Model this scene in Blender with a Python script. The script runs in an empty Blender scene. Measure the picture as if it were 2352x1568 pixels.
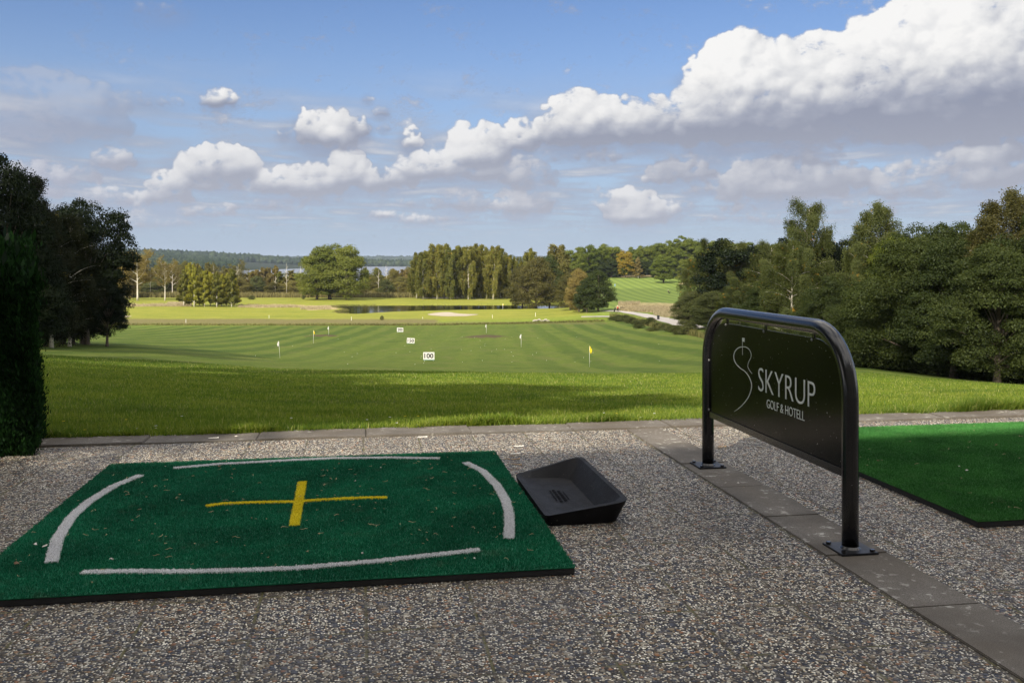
import bpy, bmesh, math, random
import numpy as np
from mathutils import Vector, Matrix

# ------------------------------------------------------------------ camera, sky, sun, exposure
SC = bpy.context.scene
COL = SC.collection
F = 2100.0; CX = 1176.0; HY = 600.0; CH = 1.15       # focal length and horizon of the view, eye height
cam_d = bpy.data.cameras.new('camera')
cam_d.sensor_width = 36.0
cam_d.lens = F / 2352.0 * 36.0
cam_d.shift_y = -(784.0 - HY) / 2352.0
cam_d.clip_start = 0.05; cam_d.clip_end = 20000
cam = bpy.data.objects.new('camera', cam_d); COL.objects.link(cam)
cam.location = (0, 0, CH); cam.rotation_euler = (math.radians(90), 0, 0)
SC.camera = cam
SC.view_settings.view_transform = 'Standard'; SC.view_settings.look = 'None'
SC.view_settings.gamma = 1; SC.view_settings.exposure = 0.5
SC.render.engine = 'CYCLES'
SC.cycles.max_bounces = 6; SC.cycles.diffuse_bounces = 3; SC.cycles.glossy_bounces = 3
SC.cycles.transmission_bounces = 4; SC.cycles.transparent_max_bounces = 8
SC.cycles.use_denoising = True

SUN_DIR = Vector((-0.47, -0.883, 0)).normalized()
SUN_EL = math.radians(37)
SUN_TO = Vector((SUN_DIR.x * math.cos(SUN_EL), SUN_DIR.y * math.cos(SUN_EL), math.sin(SUN_EL)))
sl = bpy.data.lights.new('sun', 'SUN'); sl.energy = 5.0; sl.angle = math.radians(0.6); sl.color = (1.0, 0.9, 0.74)
so = bpy.data.objects.new('sun', sl); COL.objects.link(so)
so.rotation_euler = SUN_TO.to_track_quat('Z', 'Y').to_euler(); so.location = (0, 0, 60)

class NT:
    """small helper for building node trees"""
    def __init__(s, tree): s.t = tree; s.n = tree.nodes; s.l = tree.links
    def new(s, typ, **kw):
        nd = s.n.new(typ)
        for k, v in kw.items():
            setattr(nd, k, v)
        return nd
    def put(s, sock, v):
        if isinstance(v, bpy.types.NodeSocket): s.l.new(v, sock)
        elif v is not None: sock.default_value = v
    def m(s, op, a, b=None, c=None, clamp=False):
        nd = s.new('ShaderNodeMath', operation=op); nd.use_clamp = clamp
        s.put(nd.inputs[0], a)
        if b is not None: s.put(nd.inputs[1], b)
        if c is not None: s.put(nd.inputs[2], c)
        return nd.outputs[0]
    def vm(s, op, a, b=None, out=0):
        nd = s.new('ShaderNodeVectorMath', operation=op)
        s.put(nd.inputs[0], a)
        if b is not None: s.put(nd.inputs[1], b)
        return nd.outputs[out]
    def mr(s, v, a, b, c=0.0, d=1.0, smooth=True):
        nd = s.new('ShaderNodeMapRange'); nd.interpolation_type = 'SMOOTHSTEP' if smooth else 'LINEAR'
        s.put(nd.inputs[0], v); nd.inputs[1].default_value = a; nd.inputs[2].default_value = b
        nd.inputs[3].default_value = c; nd.inputs[4].default_value = d
        return nd.outputs[0]
    def mix(s, f, a, b, typ='MIX'):
        nd = s.new('ShaderNodeMix', data_type='RGBA', blend_type=typ)
        s.put(nd.inputs[0], f); s.put(nd.inputs[6], rgba(a)); s.put(nd.inputs[7], rgba(b))
        return nd.outputs[2]
    def noise(s, vec, scale, detail=4, rough=0.55, dist=0.0, dim='3D'):
        nd = s.new('ShaderNodeTexNoise', noise_dimensions=dim)
        if vec is not None: s.l.new(vec, nd.inputs['Vector'])
        nd.inputs['Scale'].default_value = scale; nd.inputs['Detail'].default_value = detail
        nd.inputs['Roughness'].default_value = rough; nd.inputs['Distortion'].default_value = dist
        return nd.outputs[0]
    def ramp(s, f, stops, interp='LINEAR'):
        nd = s.new('ShaderNodeValToRGB'); cr = nd.color_ramp; cr.interpolation = interp
        while len(cr.elements) < len(stops): cr.elements.new(0.5)
        for e, (p, c) in zip(cr.elements, stops): e.position = p; e.color = rgba(c)
        s.put(nd.inputs[0], f)
        return nd.outputs[0]
def rgba(c):
    if isinstance(c, (tuple, list)) and len(c) == 3: return (c[0], c[1], c[2], 1.0)
    return c

def dome(x, y):
    az = math.atan((x - CX) / F)
    return az, math.atan((HY - y) / F * math.cos(az))

def build_world():
    w = bpy.data.worlds.new('World'); SC.world = w; w.use_nodes = True
    t = NT(w.node_tree); t.n.clear()
    out = t.new('ShaderNodeOutputWorld'); bg = t.new('ShaderNodeBackground'); t.l.new(bg.outputs[0], out.inputs[0])
    bg.inputs[1].default_value = 0.1
    sky = t.new('ShaderNodeTexSky', sky_type='NISHITA'); sky.sun_disc = False
    sky.sun_elevation = SUN_EL; sky.sun_rotation = math.atan2(SUN_DIR.x, SUN_DIR.y)
    sky.air_density = 1.0; sky.dust_density = 0.4; sky.ozone_density = 3.0
    tc = t.new('ShaderNodeTexCoord'); d = t.vm('NORMALIZE', tc.outputs['Generated'])
    sp = t.new('ShaderNodeSeparateXYZ'); t.l.new(d, sp.inputs[0])
    az = t.m('ARCTAN2', sp.outputs[0], sp.outputs[1]); el = t.m('ARCSINE', sp.outputs[2])
    # low haze band of far small clouds
    cy = t.m('DIVIDE', 1.0, t.m('ADD', t.m('MAXIMUM', el, 0.0), .05))
    lay = t.new('ShaderNodeCombineXYZ'); t.l.new(t.m('MULTIPLY', az, cy), lay.inputs[0]); t.l.new(t.m('MULTIPLY', cy, 1.0), lay.inputs[1])
    nl = t.noise(lay.outputs[0], 1.7, 6, .55, .2)
    band = t.m('MULTIPLY', t.mr(el, .015, .06), t.mr(el, .12, .22, 1.0, 0.0))
    far = t.m('MULTIPLY', t.mr(nl, .36, .60), band)
    # blue of the sky, slightly deepened away from the horizon
    hs = t.new('ShaderNodeHueSaturation'); t.l.new(sky.outputs[0], hs.inputs['Color'])
    hs.inputs['Saturation'].default_value = 1.0; hs.inputs['Value'].default_value = 1.0
    skyc = t.mix(1.0, hs.outputs[0], (.68, .72, .85), 'MULTIPLY')
    skyc = t.mix(t.mr(el, -.02, .30, .85, .0), skyc, (2.75, 3.45, 4.6))
    fc = t.vm('SCALE', t.mix(t.mr(nl, .52, .74), (.31, .345, .43), (.55, .53, .525))); fc.node.inputs[3].default_value = 9.0
    base = t.mix(t.m('MULTIPLY', far, .75), skyc, fc)
    fin = base
    # bright clouds added overhead and behind the viewer as neutral fill light
    nb = t.noise(d, 2.6, 6, .55, .2)
    side = t.m('MAXIMUM', t.mr(el, .42, .7), t.m('MULTIPLY', t.mr(sp.outputs[1], .45, .1), t.mr(el, .02, .12)))
    cb = t.ramp(t.noise(d, 6.0, 5, .55), [(.3, (6.0, 6.1, 6.4)), (.62, (16.0, 15.0, 13.4))])
    fin = t.mix(t.m('MULTIPLY', side, t.mr(nb, .38, .52)), fin, cb)
    t.l.new(fin, bg.inputs[0])
    w.cycles.sampling_method = 'MANUAL'; w.cycles.sample_map_resolution = 512
build_world()

# ------------------------------------------------------------------ helpers
RND = random.Random(7); RG = np.random.default_rng(11)
def tag(o, label=None, cat=None, group=None, kind=None):
    if label: o['label'] = label
    if cat: o['category'] = cat
    if group: o['group'] = group
    if kind: o['kind'] = kind
    return o
def link(o, parent=None):
    COL.objects.link(o)
    if parent is not None: o.parent = parent
    return o
def empty(name, loc=(0, 0, 0), rz=0.0, parent=None):
    o = bpy.data.objects.new(name, None); o.empty_display_size = .1
    o.location = loc; o.rotation_euler = (0, 0, rz); return link(o, parent)
def np_mesh(name, V, Fc, mat, parent=None, smooth=False, attrs=None):
    """Fc: (n,k) index array, all faces with k corners"""
    V = np.asarray(V, dtype=np.float32); Fc = np.asarray(Fc, dtype=np.int32)
    me = bpy.data.meshes.new(name); k = Fc.shape[1]
    me.vertices.add(len(V)); me.vertices.foreach_set('co', V.ravel())
    me.loops.add(Fc.size); me.loops.foreach_set('vertex_index', Fc.ravel())
    me.polygons.add(len(Fc)); me.polygons.foreach_set('loop_start', np.arange(len(Fc), dtype=np.int32) * k)
    me.polygons.foreach_set('loop_total', np.full(len(Fc), k, dtype=np.int32))
    if smooth: me.polygons.foreach_set('use_smooth', np.ones(len(Fc), dtype=bool))
    for an, (dom, arr) in (attrs or {}).items():
        at = me.attributes.new(an, 'FLOAT', dom); at.data.foreach_set('value', np.asarray(arr, dtype=np.float32))
    me.update(calc_edges=True)
    me.materials.append(mat)
    o = bpy.data.objects.new(name, me); return link(o, parent)
def py_mesh(name, V, Fs, mat, parent=None, smooth=False):
    me = bpy.data.meshes.new(name); me.from_pydata([tuple(v) for v in V], [], Fs); me.update()
    if smooth: me.polygons.foreach_set('use_smooth', np.ones(len(me.polygons), dtype=bool))
    me.materials.append(mat); o = bpy.data.objects.new(name, me); return link(o, parent)
def bm_obj(name, bm, mat, parent=None, smooth=False):
    me = bpy.data.meshes.new(name); bmesh.ops.recalc_face_normals(bm, faces=bm.faces[:]); bm.to_mesh(me); bm.free()
    if smooth: me.polygons.foreach_set('use_smooth', np.ones(len(me.polygons), dtype=bool))
    me.materials.append(mat); o = bpy.data.objects.new(name, me); return link(o, parent)
def bm_box(bm, lo, hi, bevel=0.0, mtx=None):
    r = bmesh.ops.create_cube(bm, size=1.0); vs = r['verts']
    for v in vs:
        v.co = Vector([lo[i] + (v.co[i] + .5) * (hi[i] - lo[i]) for i in range(3)])
    if bevel > 0:
        es = list({e for v in vs for e in v.link_edges})
        rb = bmesh.ops.bevel(bm, geom=es, offset=bevel, segments=2, affect='EDGES'); vs = list({v for f in rb['faces'] for v in f.verts} | {v for v in vs if v.is_valid})
    if mtx is not None:
        for v in vs: v.co = mtx @ v.co
    return vs
def tube_np(path, radii, sides=6, cap=True):
    P = np.asarray(path, float); n = len(P); R = np.asarray(radii, float)
    T = np.gradient(P, axis=0); T /= np.linalg.norm(T, axis=1)[:, None] + 1e-9
    up = np.array([0, 0, 1.0]) if abs(T[0][2]) < .9 else np.array([1.0, 0, 0])
    V = []; A = np.arange(sides) * 2 * np.pi / sides
    u = np.cross(T[0], up); u /= np.linalg.norm(u)
    for i in range(n):
        u = u - T[i] * (u @ T[i]); u /= np.linalg.norm(u) + 1e-9; w = np.cross(T[i], u)
        V.append(P[i] + R[i] * (np.cos(A)[:, None] * u + np.sin(A)[:, None] * w))
    V = np.concatenate(V); Q = []
    for i in range(n - 1):
        for j in range(sides):
            a = i * sides + j; b = i * sides + (j + 1) % sides
            Q.append((a, b, b + sides, a + sides))
    Q = np.array(Q)
    if cap:
        V = np.vstack([V, P[0], P[-1]]); c0 = len(V) - 2; c1 = len(V) - 1
        ex = []
        for j in range(sides):
            k = (j + 1) % sides
            ex.append((k, j, c0, c0)); ex.append(((n - 1) * sides + j, (n - 1) * sides + k, c1, c1))
        return V, [tuple(q) for q in Q] + [(e[0], e[1], e[2]) for e in ex]
    return V, [tuple(q) for q in Q]
def merge(parts):
    V = []; Fs = []; o = 0
    for v, f in parts:
        V.append(np.asarray(v)); Fs += [tuple(i + o for i in q) for q in f]; o += len(v)
    return np.concatenate(V), Fs
# value noise
_NZ = np.random.default_rng(5).random((256, 256))
def vnoise(x, y):
    xi = np.floor(x).astype(int); yi = np.floor(y).astype(int); fx = x - xi; fy = y - yi
    fx = fx * fx * (3 - 2 * fx); fy = fy * fy * (3 - 2 * fy)
    g = lambda a, b: _NZ[a % 256, b % 256]
    return (g(xi, yi) * (1 - fx) + g(xi + 1, yi) * fx) * (1 - fy) + (g(xi, yi + 1) * (1 - fx) + g(xi + 1, yi + 1) * fx) * fy
def fbm(x, y, o=4):
    s = 0; a = .5
    for i in range(o): s = s + a * vnoise(x * 2 ** i + 17 * i, y * 2 ** i + 31 * i); a *= .5
    return s
def sstep(a, b, x):
    t_ = np.clip((x - a) / (b - a), 0, 1); return t_ * t_ * (3 - 2 * t_)

# patio frame: e1 along the kerb, e2 away from the viewer
TH = math.radians(9.4); E1 = Vector((math.cos(TH), math.sin(TH), 0)); E2 = Vector((-math.sin(TH), math.cos(TH), 0))
def pt(a, b, z=0.0): return Vector((a * E1.x + b * E2.x, a * E1.y + b * E2.y, z))
def spot(x, y, z=0.0):
    """patio-frame (e1,e2) of the point at height z seen at x,y"""
    Y = (CH - z) * F / (y - HY); X = (x - CX) / F * Y
    return X * E1.x + Y * E1.y, X * E2.x + Y * E2.y
KERB_OUT, KERB_IN = 6.33, 6.05
def kerbY(X): return (KERB_OUT - X * E2.x) / E2.y

# ------------------------------------------------------------------ materials
MATS = {}
def mat_new(name):
    m = bpy.data.materials.new(name); m.use_nodes = True; t = NT(m.node_tree); t.n.clear()
    out = t.new('ShaderNodeOutputMaterial'); MATS[name] = m; return m, t, out
def principled(t, out, col, rough=.6, metal=0.0, spec=.5, normal=None):
    b = t.new('ShaderNodeBsdfPrincipled'); t.put(b.inputs['Base Color'], rgba(col)); t.put(b.inputs['Roughness'], rough)
    b.inputs['Metallic'].default_value = metal; b.inputs['Specular IOR Level'].default_value = spec
    if normal is not None: t.l.new(normal, b.inputs['Normal'])
    t.l.new(b.outputs[0], out.inputs[0]); return b
def bump(t, h, strength=.5, dist=.01):
    b = t.new('ShaderNodeBump'); b.inputs['Strength'].default_value = strength; b.inputs['Distance'].default_value = dist
    t.l.new(h, b.inputs['Height']); return b.outputs[0]
def simple(name, col, rough=.6, metal=0.0, spec=.5, var=.12, scale=8.0, bstr=0.0, bscale=60.0, bdist=.002):
    m, t, out = mat_new(name); tc = t.new('ShaderNodeTexCoord'); o = tc.outputs['Object']
    n = t.noise(o, scale, 5, .6)
    dark = tuple(c * (1 - var) for c in col); lite = tuple(min(1, c * (1 + var)) for c in col)
    c = t.mix(t.mr(n, .3, .7), dark, lite)
    nn = bump(t, t.noise(o, bscale, 4, .6), bstr, bdist) if bstr > 0 else None
    principled(t, out, c, t.mr(n, .2, .8, rough * .85, min(1, rough * 1.15)), metal, spec, nn); return m

def leaf_mat(name, c_dark, c_mid, c_lite, trans=.35, odd=None, odd_amt=.0, clump=.35):
    m, t, out = mat_new(name)
    k_ = 1.0
    c_dark, c_mid, c_lite = (tuple(k_ * v for v in c) for c in (c_dark, c_mid, c_lite))
    at = t.new('ShaderNodeAttribute'); at.attribute_name = 'tint'; at.attribute_type = 'GEOMETRY'
    oi = t.new('ShaderNodeObjectInfo'); tc = t.new('ShaderNodeTexCoord')
    n = t.noise(tc.outputs['Object'], clump, 3, .5)
    f = t.m('ADD', t.m('MULTIPLY', at.outputs['Fac'], .45), t.m('ADD', t.m('MULTIPLY', n, .55), t.m('MULTIPLY', t.m('SUBTRACT', oi.outputs['Random'], .5), .22)))
    c = t.ramp(f, [(.2, c_dark), (.5, c_mid), (.8, c_lite)])
    if odd is not None:
        n2 = t.noise(tc.outputs['Object'], clump * 3.1, 2, .5)
        c = t.mix(t.mr(n2, .72 - odd_amt, .80 - odd_amt), c, odd)
    df = t.new('ShaderNodeBsdfDiffuse'); tr = t.new('ShaderNodeBsdfTranslucent'); t.l.new(c, df.inputs[0])
    tcx = t.mix(1.0, c, (1.25, 1.2, .55), 'MULTIPLY'); t.l.new(tcx, tr.inputs[0])
    gl = t.new('ShaderNodeBsdfGlossy'); gl.inputs['Roughness'].default_value = .45; gl.inputs[0].default_value = (.6, .65, .7, 1)
    m1 = t.new('ShaderNodeMixShader'); m1.inputs[0].default_value = trans; t.l.new(df.outputs[0], m1.inputs[1]); t.l.new(tr.outputs[0], m1.inputs[2])
    m2 = t.new('ShaderNodeMixShader'); m2.inputs[0].default_value = .012; t.l.new(m1.outputs[0], m2.inputs[1]); t.l.new(gl.outputs[0], m2.inputs[2])
    t.l.new(m2.outputs[0], out.inputs[0]); return m

M_OAK = leaf_mat('oak_leaves', (.050, .075, .012), (.11, .145, .022), (.20, .22, .035))
M_OAK_SHADE = leaf_mat('shaded_oak_leaves', (.005, .009, .004), (.009, .015, .005), (.018, .027, .008), .14)  # oak leaves again, darkened: shade on the trees put into the colour
M_ROUND = leaf_mat('broad_leaves', (.07, .095, .018), (.12, .145, .026), (.19, .205, .04))
M_BIRCH = leaf_mat('birch_leaves', (.080, .098, .020), (.155, .160, .032), (.24, .22, .045), .38, (.40, .25, .03), .07)
M_BIRCHY = leaf_mat('young_birch_leaves', (.17, .18, .026), (.28, .28, .038), (.38, .35, .05), .38, (.34, .27, .03), .09)
M_BIRCHS = leaf_mat('grey_green_birch_leaves', (.048, .063, .020), (.092, .112, .032), (.145, .16, .048), .35, (.55, .30, .03), .05)
M_BIRCH_SHADE = leaf_mat('shaded_birch_leaves', (.010, .013, .005), (.018, .021, .007), (.030, .034, .010), .2, (.16, .13, .015), .03)  # darker birch leaves, shade of the left group put into the colour
M_ALDER = leaf_mat('alder_leaves', (.020, .031, .009), (.040, .056, .015), (.072, .090, .024), .25)
M_ALDERB = leaf_mat('brownish_alder_leaves', (.060, .060, .020), (.095, .09, .028), (.14, .12, .035), .30)
M_GOLD = leaf_mat('golden_leaves', (.16, .14, .02), (.30, .23, .03), (.45, .32, .04), .40)
M_BROWN = leaf_mat('brown_leaves', (.11, .095, .032), (.19, .155, .05), (.27, .21, .07), .35)
M_MARSH = leaf_mat('marsh_leaves', (.075, .080, .024), (.15, .14, .040), (.23, .20, .060), .32, (.22, .13, .04), .06)
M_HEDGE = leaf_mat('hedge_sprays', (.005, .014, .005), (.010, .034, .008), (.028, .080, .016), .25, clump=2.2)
M_SHRUB = leaf_mat('shrub_leaves', (.05, .065, .022), (.095, .11, .038), (.16, .16, .06), .3)
M_BARK = simple('bark', (.10, .08, .06), .95, var=.35, scale=3, bstr=.6, bscale=12, bdist=.03)
def birch_bark():
    m, t, out = mat_new('birch_bark'); tc = t.new('ShaderNodeTexCoord'); mp = t.vm('MULTIPLY', tc.outputs['Object'], (1.2, 1.2, 3.2))
    n = t.noise(mp, 2.2, 4, .65); n2 = t.noise(tc.outputs['Object'], .35, 2, .5)
    c = t.mix(t.mr(n, .55, .68), (.62, .58, .50), (.08, .065, .05)); c = t.mix(t.mr(n2, .55, .8), c, (.30, .24, .18))
    principled(t, out, c, .85); return m
M_BBARK = birch_bark()

def grass_col(t, pos):
    """field colour shared by the turf sheet and its blades"""
    sp = t.new('ShaderNodeSeparateXYZ'); t.l.new(pos, sp.inputs[0]); X = sp.outputs[0]; Y = sp.outputs[1]
    n1 = t.noise(pos, .16, 5, .6); n2 = t.noise(pos, 1.1, 5, .65); n3 = t.noise(t.vm('MULTIPLY', pos, (.35, 1.4, 1)), .5, 4, .6)
    c = t.ramp(n2, [(.28, (.115, .185, .020)), (.5, (.20, .265, .030)), (.72, (.31, .34, .050))])
    c = t.mix(t.m('MULTIPLY', t.mr(n1, .42, .62), .5), c, (.225, .260, .038))
    n5 = t.noise(pos, .45, 4, .6); c = t.mix(t.m('MULTIPLY', t.mr(n5, .50, .68), .6), c, (.075, .125, .016))
    c = t.mix(t.m('MULTIPLY', t.mr(n3, .60, .78), .5), c, (.30, .25, .09))
    # the range: finer, bluer turf mown in stripes running away from the viewer
    rng = t.m('MULTIPLY', t.mr(t.m('ADD', t.m('ADD', Y, t.m('MULTIPLY', n1, 16)), t.m('MULTIPLY', t.m('MINIMUM', X, 10.0), -.35)), 30, 66), t.mr(Y, 228, 200))
    fr = t.mix(t.mr(n2, .3, .7), (.110, .160, .023), (.165, .215, .034))
    fr = t.mix(t.m('MULTIPLY', t.mr(n1, .5, .7), .35), fr, (.17, .185, .055))
    ph = t.m('ADD', t.m('MULTIPLY', X, 1.25), t.m('ADD', t.m('MULTIPLY', Y, .035), t.m('MULTIPLY', n1, 2.2)))
    st = t.mr(t.m('SINE', ph), -.55, .55)
    right = t.mr(t.m('ABSOLUTE', t.m('ADD', X, 9.0)), 6, 24, .25, 1.0)
    fr = t.mix(t.m('MULTIPLY', t.m('MULTIPLY', st, right), .58), fr, (.048, .098, .014))
    n6 = t.noise(t.vm('MULTIPLY', pos, (.5, .16, 1)), .8, 5, .65); fr = t.mix(t.m('MULTIPLY', t.mr(n6, .50, .72), .5), fr, (.19, .185, .060)); fr = t.mix(t.m('MULTIPLY', t.mr(n6, .46, .28), .5), fr, (.055, .10, .014))
    c = t.mix(rng, c, fr)
    # fairway beyond
    fw = t.mr(Y, 228, 262)
    ff = t.mix(t.m('ADD', t.m('MULTIPLY', t.mr(n2, .3, .7), .4), t.m('MULTIPLY', t.mr(n3, .35, .65), .6)), (.20, .225, .030), (.31, .305, .048))
    st2 = t.mr(t.m('SINE', t.m('ADD', t.m('MULTIPLY', X, 1.15), n1)), -.5, .5)
    n8 = t.noise(t.vm('MULTIPLY', pos, (.06, .35, 1)), .6, 5, .65); ff = t.mix(t.m('MULTIPLY', t.mr(n8, .46, .66), .7), ff, (.15, .195, .024)); ff = t.mix(t.m('MULTIPLY', t.mr(n8, .44, .28), .5), ff, (.30, .26, .085))
    rf = t.mr(t.m('SUBTRACT', X, t.m('MULTIPLY', Y, .06)), 0, 12)
    ff = t.mix(rf, ff, t.mix(t.m('MULTIPLY', st2, .7), (.185, .25, .05), (.115, .175, .035)))
    return t.mix(fw, c, ff), n2
def ground_mat():
    m, t, out = mat_new('turf'); g = t.new('ShaderNodeNewGeometry'); pos = g.outputs['Position']
    c, n2 = grass_col(t, pos)
    sp = t.new('ShaderNodeSeparateXYZ'); t.l.new(pos, sp.inputs[0])
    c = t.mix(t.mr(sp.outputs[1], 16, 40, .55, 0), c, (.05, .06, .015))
    def att(n):
        a = t.new('ShaderNodeAttribute'); a.attribute_name = n; return a.outputs['Fac']
    nb = t.noise(pos, .9, 5, .7); nf = t.noise(pos, 9, 4, .7)
    dry = t.mix(t.mr(nb, .3, .7), (.30, .235, .11), (.50, .42, .22))
    c = t.mix(t.mr(t.m('ADD', att('dry'), t.m('MULTIPLY', t.m('SUBTRACT', nb, .5), .9)), .35, .65), c, dry)
    rough_c = t.mix(t.mr(nb, .3, .7), (.13, .115, .05), (.22, .19, .075))
    c = t.mix(t.mr(t.m('ADD', att('rough'), t.m('MULTIPLY', t.m('SUBTRACT', nb, .5), .7)), .3, .7), c, rough_c)
    c = t.mix(t.mr(t.m('ADD', att('soil'), t.m('MULTIPLY', t.m('SUBTRACT', nb, .5), .9)), .4, .65), c, (.12, .09, .05))
    c = t.mix(att('marsh'), c, (.12, .10, .045))
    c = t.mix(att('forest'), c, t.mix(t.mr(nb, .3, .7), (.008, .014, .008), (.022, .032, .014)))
    c = t.mix(t.mr(nf, .35, .65, .0, .28), c, (.02, .03, .005))
    h = t.m('ADD', t.m('MULTIPLY', nf, .5), t.noise(pos, 40, 3, .7))
    principled(t, out, c, .95, 0, .15, bump(t, h, .9, .06)); return m
M_TURF = ground_mat()
def blade_mat():
    m, t, out = mat_new('grass_blades'); g = t.new('ShaderNodeNewGeometry'); c, _ = grass_col(t, g.outputs['Position'])
    at = t.new('ShaderNodeAttribute'); at.attribute_name = 'tint'
    c = t.mix(t.mr(at.outputs['Fac'], 0, .8, .85, 0), c, (.055, .12, .016)); c = t.mix(t.mr(at.outputs['Fac'], .90, 1, 0, .8), c, (.46, .42, .20))
    df = t.new('ShaderNodeBsdfDiffuse'); tr = t.new('ShaderNodeBsdfTranslucent'); t.l.new(c, df.inputs[0]); t.l.new(t.mix(1.0, c, (1.3, 1.35, .7), 'MULTIPLY'), tr.inputs[0])
    gl = t.new('ShaderNodeBsdfGlossy'); gl.inputs['Roughness'].default_value = .6; gl.inputs[0].default_value = (.5, .55, .5, 1)
    m1 = t.new('ShaderNodeMixShader'); m1.inputs[0].default_value = .38; t.l.new(df.outputs[0], m1.inputs[1]); t.l.new(tr.outputs[0], m1.inputs[2])
    m2 = t.new('ShaderNodeMixShader'); m2.inputs[0].default_value = .025; t.l.new(m1.outputs[0], m2.inputs[1]); t.l.new(gl.outputs[0], m2.inputs[2])
    t.l.new(m2.outputs[0], out.inputs[0]); return m
M_BLADE = blade_mat()
def dryblade_mat(name, a, b):
    m, t, out = mat_new(name); at = t.new('ShaderNodeAttribute'); at.attribute_name = 'tint'
    c = t.mix(at.outputs['Fac'], a, b); df = t.new('ShaderNodeBsdfDiffuse'); tr = t.new('ShaderNodeBsdfTranslucent')
    t.l.new(c, df.inputs[0]); t.l.new(c, tr.inputs[0]); m1 = t.new('ShaderNodeMixShader'); m1.inputs[0].default_value = .3
    t.l.new(df.outputs[0], m1.inputs[1]); t.l.new(tr.outputs[0], m1.inputs[2]); t.l.new(m1.outputs[0], out.inputs[0]); return m
M_DRY = dryblade_mat('dry_grass', (.26, .22, .12), (.56, .48, .32))
M_REED = dryblade_mat('reeds', (.13, .115, .045), (.26, .235, .10))
M_ROUGHB = dryblade_mat('rough_grass', (.09, .10, .03), (.24, .22, .09))

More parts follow.
